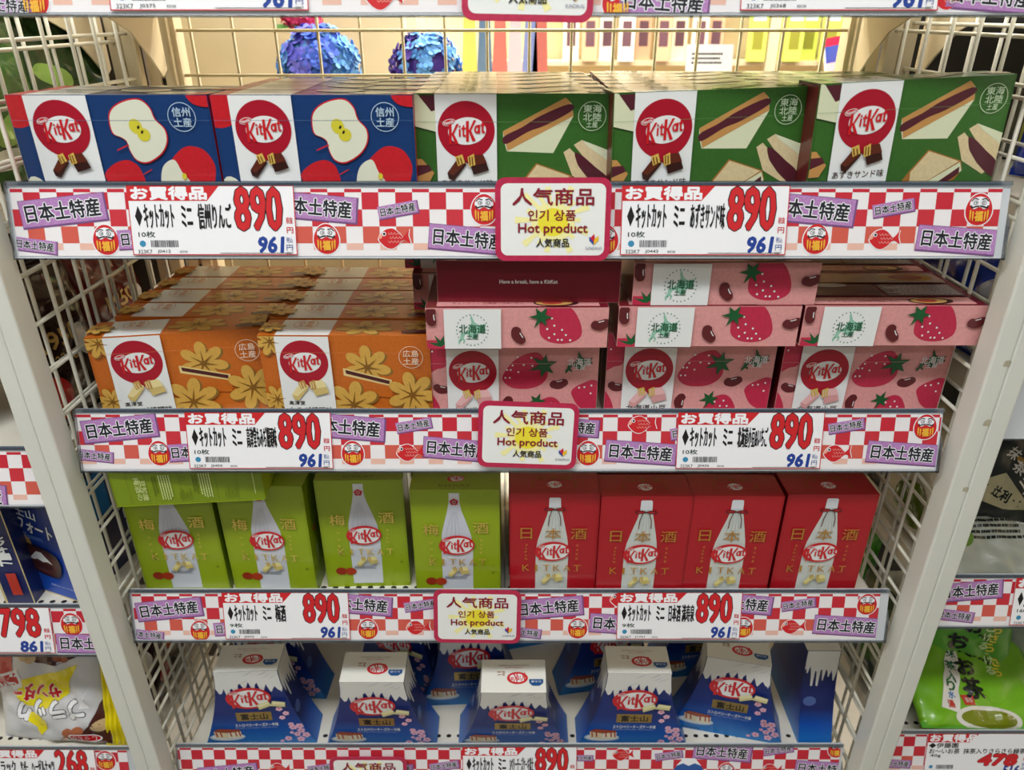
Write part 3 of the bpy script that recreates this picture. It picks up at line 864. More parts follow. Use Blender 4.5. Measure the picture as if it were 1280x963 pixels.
def rail_frame(zt, x0=0, y=RY0):
    """u along the rail, v up from the bottom edge, e out toward the shopper"""
    d = Vector((0, -sin(TILT), -cos(TILT))); n = Vector((0, -cos(TILT), sin(TILT)))
    o = Vector((x0, y, zt))
    return lambda u, v, e: tuple(o + d * (RH - v) + n * e + Vector((u, 0, 0)))


CK_R = (pap((198, 42, 58)), pap((200, 50, 62)), pap((208, 92, 78)), pap((230, 184, 168)))
PW = pap((236, 232, 234)); PURP = pap((178, 130, 186), 1); INKB = pap((34, 34, 44)); PWH = pap((240, 240, 244)); PRED = pap((204, 38, 44)); GOLD = pap((238, 180, 60)); PBLK = pap((28, 24, 26))


def checks(A, x0, x1, ph=0):
    q = .0152; A.rect(x0, x1, .001, .062, PW)
    rows = [(.0575, .0605, 0), (.0425, .0575, 0), (.0275, .0425, 1), (.0125, .0275, 2), (.0065, .0125, 3)]
    for i, (a, b, cidx) in enumerate(rows):
        k = math.floor((x0 - ph) / q)
        while ph + k * q < x1:
            if (k + i) % 2 == 0:
                u0, u1 = max(x0, ph + k * q), min(x1, ph + (k + 1) * q)
                if u1 > u0: A.tris([[(u0, a), (u1, a), (u1, b), (u0, b)]], CK_R[cidx])
            k += 1
    A.z += 1


def plaque(A, cx, cy, w, rot):
    h = w * .30; c, s = cos(R(rot)), sin(R(rot))
    q = lambda sc, dx=0: [(cx + dx + a * w * sc / 2 * c - b * (h + (sc - 1) * w) / 2 * s, cy - dx + a * w * sc / 2 * s + b * (h + (sc - 1) * w) / 2 * c) for a, b in ((-1, -1), (1, -1), (1, 1), (-1, 1))]
    A.poly(q(1.03, .0006), pap((120, 80, 130))); A.poly(q(1.0), PURP)
    A.text('日本土特産', cx, cy, w * .88, h * .68, INKB, bold=.028, rot=rot, out=.05, om=PWH)


def daruma(A, cx, cy, h):
    s = h / 2
    pts = [(cos(t) * s * .86 * (1 - .08 * sin(t)), sin(t) * s) for t in (2 * pi * k / 28 for k in range(28))]
    A.poly([(cx + x * 1.08, cy + y * 1.06) for x, y in pts], PWH); A.poly([(cx + x, cy + y) for x, y in pts], PRED)
    A.smooth([(cx + x * s, cy + y * s) for x, y in ((-.62, .30), (-.50, .66), (-.1, .80), (.1, .80), (.50, .66), (.62, .30), (.35, .02), (.0, .16), (-.35, .02))], PWH)
    for sg in (-1, 1):
        A.ell(cx + sg * .26 * s, cy + .42 * s, .15 * s, .14 * s, PBLK, 0, 12); A.ell(cx + sg * .26 * s, cy + .42 * s, .11 * s, .10 * s, PWH, 0, 12); A.ell(cx + sg * .24 * s, cy + .42 * s, .05 * s, .05 * s, PBLK, 0, 8)
        A.z -= 3; A.line([(cx + sg * x * s, cy + y * s) for x, y in ((.10, .62), (.35, .70), (.55, .52))], .07 * s, PBLK)
        A.line([(cx + sg * x * s, cy + y * s) for x, y in ((.02, .22), (.25, .18), (.48, .10), (.55, .25))], .09 * s, PBLK)
    A.up(); A.up()
    A.text('福', cx, cy - .42 * s, .5 * s, .62 * s, GOLD, bold=.05)
    for sg in (-1, 1):
        for k in (0, 1): A.smooth([(cx + sg * (x + .17 * k) * s, cy + (y + .07 * k) * s) for x, y in ((.34, -.15), (.44, -.15), (.42, -.6), (.36, -.75))], GOLD, 2); A.z -= 1
    A.up()


def fish(A, cx, cy, w):
    s = w / 2
    body = [(-.95, -.05), (-.80, .28), (-.5, .52), (-.1, .58), (.25, .36), (.5, .10), (.72, .28), (.9, .52), (.86, .15), (.98, -.30), (.68, -.12), (.45, -.16), (.2, -.42), (-.15, -.62), (-.5, -.55), (-.8, -.3)]
    A.smooth([(cx + x * s * 1.06, cy + y * s * 1.08) for x, y in body], PWH, 3); A.smooth([(cx + x * s, cy + y * s) for x, y in body], PRED, 3)
    A.smooth([(cx + x * s, cy + y * s) for x, y in ((-.99, .05), (-.8, .28), (-.72, .10), (-.86, -.04))], pap((236, 170, 150)), 2)
    A.ell(cx - .62 * s, cy + .26 * s, .13 * s, .13 * s, PWH, 0, 12); A.ell(cx - .61 * s, cy + .26 * s, .08 * s, .08 * s, PBLK, 0, 10)
    for i in range(4):
        for j in range(3):
            x, y = cx + (-.28 + i * .2 + (j % 2) * .1) * s, cy + (.28 - j * .24) * s
            A.line([(x - .09 * s, y + .06 * s), (x - .04 * s, y - .05 * s), (x + .04 * s, y - .05 * s), (x + .09 * s, y + .06 * s)], .02 * s, pap((244, 190, 180))); A.z -= 1
    A.up()


def uv(k, px, py):
    """place on rail k's face seen at a point of the photograph (used once, gives metres along the rail)"""
    f = 925.; th = R(26.8); c, s = cos(th), sin(th); a = (px - 640) / f; b = (481.5 - py) / f
    d = Vector((a, c + b * s, -s + b * c)); zt = RAIL[k] - EYE
    n = Vector((0, -cos(TILT), sin(TILT))); o = Vector((0, RY0, zt)); t = o.dot(n) / d.dot(n); p = d * t
    return p.x, RH - (p - o).dot(Vector((0, -sin(TILT), -cos(TILT))))


NAMES = {}


def shelf(k, x0=-.4525, x1=.4475, label=None, zt=None, y=RY0, depth=.35, brackets=True, nm='shelf', holes=True):
    zt = RAIL[k] if zt is None else zt
    t = empty(nm, ((x0 + x1) / 2, y, zt)); tag(t, label, 'shelf')
    hx = (x1 - x0) / 2; dz = -.028
    mb = MB(); y0, y1 = .012, depth
    mb.box(-hx + .006, hx - .006, y0, y1, dz - .0022, dz, M_DECK); mb.box(-hx + .006, hx - .006, y0, y0 + .002, dz - .03, dz - .002, M_DECK)
    mb.box(-hx + .006, hx - .006, y1 - .002, y1, dz - .03, dz - .002, M_DECK)
    for sx in (-1, 1):
        a, b = sorted((sx * (hx - .006), sx * (hx - .008))); mb.box(a, b, y0, y1, dz - .03, dz - .002, M_DECK)
    mb.build('deck', t)
    if holes:
        A = Art(topf(dz)); n = int((x1 - x0 - .04) / .0145)
        for i in range(n):
            xx = -hx + .03 + i * .0145
            A.ell(xx, .036, .0036, .0028, M_DARK, 0, 12); A.z -= 1
            if i % 3 != 2: A.ell(xx, .30, .0036, .0028, M_DARK, 0, 12); A.z -= 1
        o = A.build('perforation', t); o['kind'] = 'stuff'
    F = rail_frame(0, 0, 0)
    mb = MB()
    pr = lambda pts, m: mb.prism(pts, lambda v, e: (-hx, F(0, v, e)[1], F(0, v, e)[2]), (2 * hx, 0, 0), m)
    pr([(-.001, -.0035), (RH + .001, -.0035), (RH + .001, -.0012), (-.001, -.0012)], M_RAIL)
    pr([(-.0022, -.0035), (-.001, -.0035), (-.001, .0022), (-.0022, .0022)], M_CLEAR_LIP)
    mb.build('price_rail', t)
    mb = MB(); pr([(.0632, .0005), (RH + .0018, .0005), (RH + .0018, .0014), (.0632, .0014)], M_CLEAR_LIP)
    mb.build('clear_lip', t)
    for sx in (-1, 1):
        mb = MB(); p0 = [(-.0025, -.004), (-.0025, .0025), (.03, .0025), (RH * .6, -.002)] if sx > 0 else [(-.0025, -.004), (-.0025, .0025), (RH, .002), (RH, -.004)]
        mb.prism(p0, lambda v, e: (sx * hx, F(0, v, e)[1], F(0, v, e)[2]), (sx * .0015, 0, 0), M_CLEAR_LIP); mb.build('rail_end_cap', t)
    if brackets:
        for sx in (-1, 1):
            mb = MB(); prof = [(.03, dz - .003), (y1 + .004, dz - .003), (y1 + .004, dz - .100), (y1 - .010, dz - .108), (y1 - .035, dz - .085), (y1 - .075, dz - .055), (y1 - .13, dz - .036), (y1 - .2, dz - .024), (.03, dz - .014)]
            mb.prism(prof, lambda a, b: (sx * (hx - .010), a, b), (-sx * .0022, 0, 0), M_BEIGE); mb.build('bracket', t)
    return t


def strip(k, label, items, x0, x1, ph=0, zt=None, y=RY0, xo=0):
    zt = RAIL[k] if zt is None else zt
    t = empty('shelf_strip', (xo, y, zt)); tag(t, label, 'label strip')
    fr = rail_frame(0, 0, 0)
    rc = (x0, x1, .0008, .0625)
    A = Art(fr, rc, base=-6); checks(A, x0, x1, ph); A.build('checked_paper', t)
    for (kd, cx, cy, w, rot) in items:
        A = Art(fr, rc, base=-4, step=.0001)
        if kd == 'p': plaque(A, cx, cy, w, rot); A.build('souvenir_plaque', t)
        if kd == 'd': daruma(A, cx, cy, w); A.build('daruma_doll', t)
        if kd == 'f': fish(A, cx, cy, w); A.build('sea_bream', t)
        if kd == 'm':
            A.poly([(cx - .03, cy - .02), (cx - .008, cy + .012), (cx + .008, cy + .012), (cx + .03, cy - .02)], pap((50, 90, 160)))
            A.poly([(cx - .017, cy), (cx - .008, cy + .012), (cx + .008, cy + .012), (cx + .017, cy), (cx + .008, cy + .004), (cx, cy), (cx - .008, cy + .004)], PWH); A.build('mountain', t)
    return t


def price_card(label, zt, x, w, name, unit, price, tax, code, y=RY0, h=.0615, low=False, wide=False):
    """paper price card in front of the strip"""
    t = empty('price_card', (x, y, zt)); tag(t, label, 'price card')
    fr0 = rail_frame(0, 0, 0); z0 = RH - .0635
    e0 = .0030; fr = lambda u, v, e: fr0(u, v + z0, e + e0 - .002)
    mb = MB(); a = [fr(-w / 2, 0, -.0003), fr(w / 2, 0, -.0003), fr(w / 2, h, -.0003), fr(-w / 2, h, -.0003)]; b = [fr(-w / 2, 0, 0), fr(w / 2, 0, 0), fr(w / 2, h, 0), fr(-w / 2, h, 0)]
    mb.mesh(a + b, [(3, 2, 1, 0), (4, 5, 6, 7), (0, 1, 5, 4), (1, 2, 6, 5), (2, 3, 7, 6), (3, 0, 4, 7)], PWH); mb.build('card', t)
    A = Art(fr, step=.00008)
    bw = .0008
    for p in ((-w / 2, w / 2, 0, bw), (-w / 2, w / 2, h - bw, h), (-w / 2, -w / 2 + bw, 0, h), (w / 2 - bw, w / 2, 0, h)): A.rect(*p, PRED); A.z -= 1
    A.up()
    if not low:
        hx = -w / 2 + w * (.46 if wide else .53)
        A.poly([(-w / 2, h * .78), (hx - .008, h * .78), (hx + .004, h), (-w / 2, h)], PRED)
        A.text('お買得品', -w / 2 + w * .25, h * .888, w * .45, h * .175, PWH, bold=.045)
    A.build('header', t)
    A = Art(fr, step=.00008)
    if wide:
        A.text('◆' + name[0], -w / 2 + w * .16, h * .70, w * .28, h * .13, PBLK, bold=.02); A.text(name[1], -w * .01, h * .56, w * .92, h * .13, PBLK, bold=.02)
    else:
        A.poly([(-w / 2 + w * .035, h * .56), (-w / 2 + w * .057, h * .41), (-w / 2 + w * .080, h * .56), (-w / 2 + w * .057, h * .71)], PBLK)
        n = len(name); xs = [.10, .10 + .055 * len(name[0]) * 1.1]
        A.text(name[0], -w / 2 + w * .180, h * .56, w * .18, h * .34, PBLK, bold=.035)
        A.text(name[1], -w / 2 + w * .348, h * .56, w * .062, h * .30, PBLK, bold=.045)
        ww = min(.205, .040 * len(name[2])); A.text(name[2], -w / 2 + w * (.415 + ww / 2), h * .56, w * ww, h * .36, PBLK, bold=.03)
    A.build('product_name', t)
    A = Art(fr, step=.00008)
    if wide: A.text(price, w * .20, h * .34, w * .36, h * .26, PRED, bold=.06, shear=.15, out=.015, om=PBLK)
    else: A.text(price, w * .280, h * .665, w * .275, h * .60, PRED, bold=.028, out=.022, om=PBLK)
    A.build('price', t)
    A = Art(fr, step=.00008); q = h * (.08 if wide else .15)
    A.text(tax, w * .342, q, w * .150, h * .22, pap((36, 66, 150)), bold=.045, shear=.1)
    A.text('税抜', w * .463, h * .50, w * .04, h * .09, PRED, bold=.02); A.text('円', w * .463, h * .36, w * .038, h * .085, PRED, bold=.02)
    A.text('税込', w * .457, h * .22, w * .038, h * .08, pap((36, 66, 150))); A.text('円', w * .455, h * .11, w * .038, h * .08, pap((36, 66, 150)))
    A.line([(w * .03, .0018), (w * .46, .0018)], .0004, PBLK); A.build('tax_price', t)
    A = Art(fr, step=.00008)
    A.text(unit, -w / 2 + w * .095, h * .30 if not wide else h * .44, w * .10, h * .085, pap((40, 60, 44)), bold=.02)
    A.ell(-w / 2 + w * .065, h * .165, w * .019, w * .019, pap((60, 140, 180)), 0, 16)
    rd = random.Random(code); x = -w / 2 + w * .115
    while x < -w / 2 + w * .28:
        d = w * rd.uniform(.002, .006); A.tris([[(x, h * .115), (x + d, h * .115), (x + d, h * .215), (x, h * .215)]], PBLK); x += d + w * rd.uniform(.002, .005)
    A.text('323K7', -w / 2 + w * .075, h * .05, w * .085, h * .055, PBLK); A.text(code, -w / 2 + w * .19, h * .05, w * .08, h * .055, PBLK); A.text('K0104', -w / 2 + w * .31, h * .05, w * .045, h * .035, PBLK)
    A.text('5507', w * .455, h * .03, w * .04, h * .035, PBLK)
    A.build('stock_code', t)
    return t


def hot_sign(label, loc, w=.103, rot=0, zrot=0, top=False):
    t = empty('promotion_sign', loc, (-TILT * .6, rot, 0)); tag(t, label, 'sign')
    h = w * .71; CR = mat('crimson_card_border', (186, 42, 78), .4, noise=.12, nscale=160); fr = lambda u, v, e: (u, -e, v)
    def rr(w_, h_, r):
        p = []
        for cx, cy, a0 in ((w_ - r, -h_ + r, -90), (w_ - r, h_ - r, 0), (-w_ + r, h_ - r, 90), (-w_ + r, -h_ + r, 180)):
            p += [(cx + r * cos(R(a0 + k * 18)), cy + r * sin(R(a0 + k * 18))) for k in range(6)]
        return p
    mb = MB(); mb.prism(rr(w / 2, h / 2, .009), lambda a, b: (a, 0, b), (0, .0012, 0), CR); mb.build('backing_card', t)
    A = Art(fr, step=.00008); A.poly(rr(w / 2 - .005, h / 2 - .005, .006), pap((236, 238, 236))); A.build('white_panel', t)
    A = Art(fr, step=.00008, base=3)
    Y1, Y2 = pap((246, 240, 170)), pap((240, 226, 60))
    for k in range(18):
        a = 2 * pi * k / 18; L = w * (.33 if k % 2 else .24)
        L = min(L, (h / 2 - .008) / max(.01, abs(sin(a))))
        A.tris([[(0, 0), (L * cos(a - .09), L * sin(a - .09)), (L * cos(a + .09), L * sin(a + .09))]], Y1)
    A.up(); A.ell(0, -.002, w * .19, w * .17, Y1); A.ell(0, -.002, w * .13, w * .12, Y2); A.build('yellow_burst', t)
    A = Art(fr, step=.00008, base=8); TR_ = pap((136, 26, 44))
    A.text('人气商品', 0, h * .275, w * .70, h * .20, TR_, bold=.018); A.text('인기 상품', -w * .01, h * .055, w * .41, h * .125, TR_, bold=.018)
    A.text('Hot product', 0, -h * .115, w * .60, h * .145, TR_, bold=.022); A.text('人気商品', 0, -h * .275, w * .285, h * .105, INKB, bold=.02); A.build('lettering', t)
    A = Art(fr, step=.00008, base=8); x, y, s = w * .36, -h * .235, w * .04
    A.poly([(x - s, y - s * .2), (x, y - s * 1.2), (x, y), (x - s, y + s * .6)], pap((40, 70, 160))); A.poly([(x, y - s * 1.2), (x + s, y - s * .2), (x + s, y + s * .8), (x, y)], pap((236, 190, 40)))
    A.poly([(x - s * .8, y + s * .3), (x, y - s * .6), (x + s * .2, y + s * .4), (x, y + s * 1.2)], pap((204, 40, 60))); A.text('SUNDRUG', x, y - s * 1.9, w * .145, h * .035, pap((120, 120, 150))); A.build('store_emblem', t)
    return t
# ================================================================== THE SCENE
# ------------------------------------------------------------------ room
def slab(name, x0, x1, y0, y1, z0, z1, m):
    mb = MB(); mb.box(x0, x1, y0, y1, z0, z1, m); return tag(mb.build(name), kind='structure')


M_FLOOR = mat('grey_vinyl_floor', (140, 136, 130), .35, noise=.06, nscale=5)
M_WALL = mat('cream_wall_paint', (226, 214, 188), .7, noise=.03, nscale=3)
M_CEIL = mat('white_ceiling_board', (226, 226, 220), .8, noise=.02, nscale=8)
slab('floor', -3, 3, -2.5, 4.2, -.05, 0, M_FLOOR)
slab('ceiling', -3, 3, -2.5, 4.2, 2.8, 2.85, M_CEIL)
slab('wall_back', -3, 3, 4.2, 4.25, 0, 2.8, M_WALL)
slab('wall_left', -3.05, -3, -2.5, 4.2, 0, 2.8, M_WALL)
slab('wall_right', 3, 3.05, -2.5, 4.2, 0, 2.8, M_WALL)

# ------------------------------------------------------------------ gondola: uprights, wire back, wire side panels
BY = 1.035


def wire_panel(name, label, X, y0, y1, z0, z1, oy=0, oz=0, side=1, group=None):
    """side panel of welded wire: every wire is a part; front post is a part"""
    t = empty(name, (X, y0, 0)); tag(t, label, 'wire panel', group)
    mb = MB(); mb.tube([(0, .0, 0), (0, y1 - y0, 0)], .0021, M_WIRE, 6); h = mb.build('wire', t); COL.objects.unlink(h); hm = h.data; bpy.data.objects.remove(h)
    mb = MB(); mb.tube([(side * .0041, 0, z0), (side * .0041, 0, z1)], .0021, M_WIRE, 6); v = mb.build('wire', t); vm = v.data; bpy.data.objects.remove(v)
    z = z0 + oz
    while z < z1:
        o = bpy.data.objects.new('wire', hm); COL.objects.link(o); o.parent = t; o.location = (0, 0, z); z += .0505
    y = .058 + oy
    while y < y1 - y0:
        o = bpy.data.objects.new('wire', vm); COL.objects.link(o); o.parent = t; o.location = (0, y, 0); y += .0505
    mb = MB(); mb.box(-.0083 - (.0012 if X > 0 else 0), .0083 + (.0012 if X > 0 else 0), -.012, .016, z0, z1, M_POST); p = mb.build('front_post', t, bevel=.002)
    mb = MB(); mb.box(-.008, .008, y1 - y0 - .01, y1 - y0 + .004, z0, z1, M_BEIGE); mb.build('rear_post', t, bevel=.0015)
    return t


ZB, ZT = .45, 1.56
for X, lab, oy, oz, sd in ((-.4695, 'white wire side panel whose post is the inner of the left pair', 0, .0165, 1), (-.4862, 'white wire side panel whose post is the outer of the left pair', .006, .0075, -1),
                           (.4665, 'white wire side panel whose scuffed post is the inner of the right pair', 0, .020, -1), (.4857, 'white wire side panel whose post is the outer of the right pair', .006, .0280, 1)):
    t = wire_panel('wire_side_panel', lab, X, .652, BY - .03, ZB, ZT, oy, oz, sd)
    if X == .4665:
        for z, w in ((1.150, .5), (1.085, .55), (1.005, .4)):
            A = Art(lambda u, v, e: (u, -.012 - e - .0001, v)); A.smooth([(.009 - .012 * w, z - .006 * w), (.007, z - .007 * w), (.0092, z - .003), (.0092, z + .005 * w), (.004, z + .005 * w)], M_SCUFF, 3); A.build('scuff_mark', t)
for sx, lab in ((-1, 'beige slotted upright at the left rear corner of the shelf bay'), (1, 'beige slotted upright at the right rear corner of the shelf bay')):
    t = empty('slotted_upright', (sx * .452, BY, 0)); tag(t, lab, 'upright')
    mb = MB(); mb.box(-.017, -.003, 0, .03, .3, 1.75, M_BEIGE); mb.box(.003, .017, 0, .03, .3, 1.75, M_BEIGE); mb.box(-.003, .003, .004, .03, .3, 1.75, M_BEIGE_D); mb.build('channel', t, bevel=.001)
    mb = MB(); mb.box(-.0022, .0022, .0028, .0042, 0, .022, M_DARK); s = mb.build('slot', t); sm = s.data; s.location = (0, 0, .7)
    for k in range(1, 18): o = bpy.data.objects.new('slot', sm); COL.objects.link(o); o.parent = t; o.location = (0, 0, .7 + .05 * k)
    mb = MB(); mb.box(-sx * .020 - .003, -sx * .020 + .003, .008, .034, .3, 1.75, M_BEIGE); mb.build('edge_channel', t)
    for dx in (.052, .075):
        mb = MB(); mb.box(sx * dx - .007, sx * dx + .007, .06, .075, .3, 1.75, M_BEIGE); mb.build('rear_upright_flange', t)
t = empty('wire_back_panel', (0, BY + .012, 0)); tag(t, 'beige wire grid closing the back of the shelf bay', 'wire panel')
M_WB = mat('beige_coated_wire', (190, 176, 138), .4)
mb = MB(); mb.tube([(-.428, 0, 0), (.428, 0, 0)], .0021, M_WB, 6); h = mb.build('wire', t); hm = h.data; bpy.data.objects.remove(h)
mb = MB(); mb.tube([(0, .004, .5), (0, .004, 1.56)], .0021, M_WB, 6); v = mb.build('wire', t); vm = v.data; bpy.data.objects.remove(v)
for k in range(21):
    o = bpy.data.objects.new('wire', hm); COL.objects.link(o); o.parent = t; o.location = (0, 0, EYE - .0233 + .108 - k * .0532)
for k in range(16):
    o = bpy.data.objects.new('wire', vm); COL.objects.link(o); o.parent = t; o.location = (-.412 + k * .0543, 0, 0)

# ------------------------------------------------------------------ shelves of this bay
SL = {0: 'shelf just above the top row of boxes, only its lower edge in view', 1: 'cream shelf holding the apple and sandwich boxes', 2: 'cream shelf holding the orange and strawberry boxes',
      3: 'cream shelf holding the lime and red bottle boxes', 4: 'cream perforated shelf holding the mountain-shaped boxes'}
for k in range(5): shelf(k, label=SL[k], nm='store_shelf')


def it(k, kd, px, py, w, rot=0):
    u, v = uv(k, px, py); return (kd, u, v, w, rot)


ST_L = ' paper strip of red checks with plaques, daruma dolls and sea bream, '
strip(1, 'checked paper strip under the apple and sandwich boxes', [
    it(1, 'p', 78, 263, .077, 6), it(1, 'p', 44, 307, .038, -7), it(1, 'd', 132, 300, .027), it(1, 'p', 185, 298, .055, 3), it(1, 'p', 395, 259, .072, -5), it(1, 'd', 408, 299, .027),
    it(1, 'p', 497, 262, .036, 10), it(1, 'f', 493, 298, .030), it(1, 'd', 605, 262, .027), it(1, 'p', 585, 299, .071, -5), it(1, 'd', 757, 300, .027), it(1, 'p', 1015, 262, .077, -5),
    it(1, 'd', 1020, 299, .027), it(1, 'p', 1117, 260, .037, 10), it(1, 'f', 1106, 299, .029), it(1, 'd', 1224, 262, .028), it(1, 'p', 1196, 300, .072, -4)], -.4505, .4400, .0015)
strip(2, 'checked paper strip under the orange and strawberry boxes', [
    it(2, 'p', 149, 536, .078, 6), it(2, 'p', 118, 570, .038, -6), it(2, 'd', 199, 567, .027), it(2, 'p', 246, 565, .060, 3), it(2, 'p', 432, 534, .080, -5), it(2, 'd', 441, 567, .027),
    it(2, 'p', 517, 532, .037, 10), it(2, 'f', 513, 566, .030), it(2, 'p', 572, 562, .072, -5), it(2, 'p', 712, 534, .060, -4), it(2, 'd', 735, 567, .027), it(2, 'f', 803, 531, .030), it(2, 'p', 801, 566, .074, -4),
    it(2, 'p', 862, 540, .04, 9), it(2, 'p', 1058, 533, .037, 10), it(2, 'f', 1047, 567, .030), it(2, 'd', 1157, 534, .027), it(2, 'p', 1128, 567, .074, -4)], -.4520, .4460, .0035)
strip(3, 'checked paper strip under the lime and red bottle boxes', [
    it(3, 'p', 211, 762, .078, 6), it(3, 'p', 184, 794, .038, -7), it(3, 'd', 250, 789, .027), it(3, 'p', 296, 786, .055, 3), it(3, 'p', 448, 756, .078, -5), it(3, 'd', 460, 787, .027), it(3, 'p', 526, 757, .040, 9), it(3, 'f', 523, 785, .030),
    it(3, 'p', 686, 760, .080, 5), it(3, 'p', 655, 791, .040, -7), it(3, 'd', 722, 786, .027), it(3, 'f', 778, 750, .03), it(3, 'p', 778, 781, .078, -4), it(3, 'p', 925, 755, .076, -5), it(3, 'd', 929, 785, .027),
    it(3, 'p', 998, 756, .040, 9), it(3, 'f', 992, 784, .030), it(3, 'd', 1084, 756, .027), it(3, 'p', 1058, 783, .078, -4)], -.4510, .4370, .0005)
strip(4, 'checked paper strip under the mountain-shaped boxes', [
    it(4, 'p', 285, 967, .080, 6), it(4, 'f', 350, 962, .030), it(4, 'p', 402, 961, .038, 8), it(4, 'p', 488, 962, .060, -4), it(4, 'p', 555, 958, .040, 9), it(4, 'p', 727, 948, .03, 0), it(4, 'f', 779, 944, .030), it(4, 'p', 836, 945, .037, 9),
    it(4, 'm', 861, 958, 1, 0), it(4, 'p', 903, 941, .078, -5), it(4, 'p', 973, 938, .040, 9), it(4, 'd', 1046, 937, .027), it(4, 'd', 908, 965, .027), it(4, 'f', 965, 963, .03), it(4, 'p', 1028, 962, .074, -4)], -.4520, .4440, .0065)
strip(0, 'checked paper strip above the top row of boxes', [
    it(0, 'p', 0, 6, .05, -6), it(0, 'd', 42, -2, .027), it(0, 'd', 772, 2, .028), it(0, 'p', 830, 2, .07, -4), it(0, 'p', 1240, -6, .07, -4), it(0, 'f', 1190, -4, .03), it(0, 'f', 480, -4, .03)], -.4520, .4460, .002)


def card_at(k, x0, x1, label, name, unit, price, tax, code, wide=False):
    a = uv(k, x0, {0: 5, 1: 278, 2: 548, 3: 772, 4: 950}[k])[0]; b = uv(k, x1, {0: 5, 1: 278, 2: 548, 3: 772, 4: 950}[k])[0]
    return price_card(label, RAIL[k], (a + b) / 2, b - a, name, unit, price, tax, code, wide=wide)


card_at(0, 138, 386, 'price card reading J0375 on the strip above the apple boxes', ('キットカット', 'ミニ', '抹茶'), '10枚', '890', '961', 'J0375')
card_at(0, 925, 1172, 'price card reading J0368 on the strip above the right sandwich boxes', ('キットカット', 'ミニ', 'わさび'), '10枚', '890', '961', 'J0368')
card_at(1, 163, 370, 'white 890 yen price card under the apple boxes', ('キットカット', 'ミニ', '信州りんご'), '10枚', '890', '961', 'J0412')
card_at(1, 776, 984, 'white 890 yen price card under the green sandwich boxes', ('キットカット', 'ミニ', 'あずきサンド味'), '10枚', '890', '961', 'J0443')
card_at(2, 234, 415, 'white 890 yen price card under the orange maple bun boxes', ('キットカット', 'ミニ', '高津堂もみぢ饅頭味'), '10枚', '890', '961', 'J0450')
card_at(2, 846, 1028, 'white 890 yen price card under the pink strawberry boxes', ('キットカット', 'ミニ', '北海道小豆&いちご'), '10枚', '890', '961', 'J0436')
card_at(3, 280, 437, 'white 890 yen price card under the lime plum sake boxes', ('キットカット', 'ミニ', '梅酒'), '9枚', '890', '961', 'J0975')
card_at(3, 771, 926, 'white 890 yen price card under the red sake boxes', ('キットカット', 'ミニ', '日本酒 満寿泉'), '9枚', '890', '961', 'J1761')
card_at(4, 578, 721, 'white 890 yen price card under the mountain-shaped boxes', ('キットカット', 'ミニ', 'Sベリーチーズケーキ富士'), '9枚', '890', '961', 'J1800')


def sign_at(k, px, py, label, rot=0, w=.103, dy=0):
    u, v = uv(k, px, py); p = rail_frame(RAIL[k])(u, v, .0085)
    return hot_sign(label, (p[0], p[1] + dy, p[2]), w, rot)


sign_at(0, 660, -34, 'crimson-edged hot product sign above the top row, cut by the frame', R(1))
sign_at(1, 690.5, 275, 'crimson-edged hot product sign under the green sandwich boxes', R(0))
sign_at(2, 659.5, 542, 'crimson-edged hot product sign under the left strawberry boxes', R(2.2))
sign_at(3, 597, 767, 'crimson-edged hot product sign between lime and red bottle boxes', R(1.2), .103)
sign_at(4, 463, 968, 'crimson-edged hot product sign below the mountain-shaped boxes', R(0))


# ------------------------------------------------------------------ goods
def onz(px, py, z):
    f = 925.; th = R(26.8); c, s = cos(th), sin(th); a = (px - 640) / f; b = (481.5 - py) / f
    d = Vector((a, c + b * s, -s + b * c)); t = (z - EYE) / d.z
    return Vector((d.x * t, d.y * t, z))


def yawed(px1, py1, px2, py2, zt, h):
    a, b = onz(px1, py1, zt), onz(px2, py2, zt); m = (a + b) / 2
    return (m.x, m.y, zt - h), (0, 0, math.atan2(b.y - a.y, b.x - a.x))


def put(o, loc, rot=(0, 0, 0), label=None, cat='box', group=None):
    o.location = loc; o.rotation_euler = rot; tag(o, label, cat, group); return o


FRONT_ONLY = ('red_apple', 'apple_flesh', 'halved_apple', 'logo', 'chocolate_picture', 'region_stamp', 'white_band', 'caption', 'large_sandwich', 'small_sandwich', 'lower_sandwich', 'cut_off_sandwich',
              'split_maple_bun', 'maple_bun', 'cut_off_maple_bun', 'strawberry', 'red_bean', 'cut_off_strawberry', 'bottle_picture', 'plum_blossom_seal', 'plum_picture', 'small_print', 'tied_cord', 'foil_lettering', 'back_panel', 'bottom_panel', 'side_print', 'opening_tab')


def rowback(proto, x, y, z, n, step, label, group, rot=0, rz=None, dx=0, skip=FRONT_ONLY):
    rd = random.Random(int(x * 1000)); names = ['second', 'third', 'fourth', 'fifth', 'sixth', 'seventh']
    for i in range(n):
        j = rd.uniform(-.0015, .0015)
        dup(proto, (x + j + dx * (i + 1), y + step * (i + 1), z), (0, 0, rot), label % names[i], group, skip)


d1, d2, d3, d4 = DECK[1], DECK[2], DECK[3], DECK[4]
ap = apple_box(); gb = green_box(); ob = orange_box(); sb = straw_box(); gs = sake_box('green'); rs = sake_box('red'); fj = fuji_box()
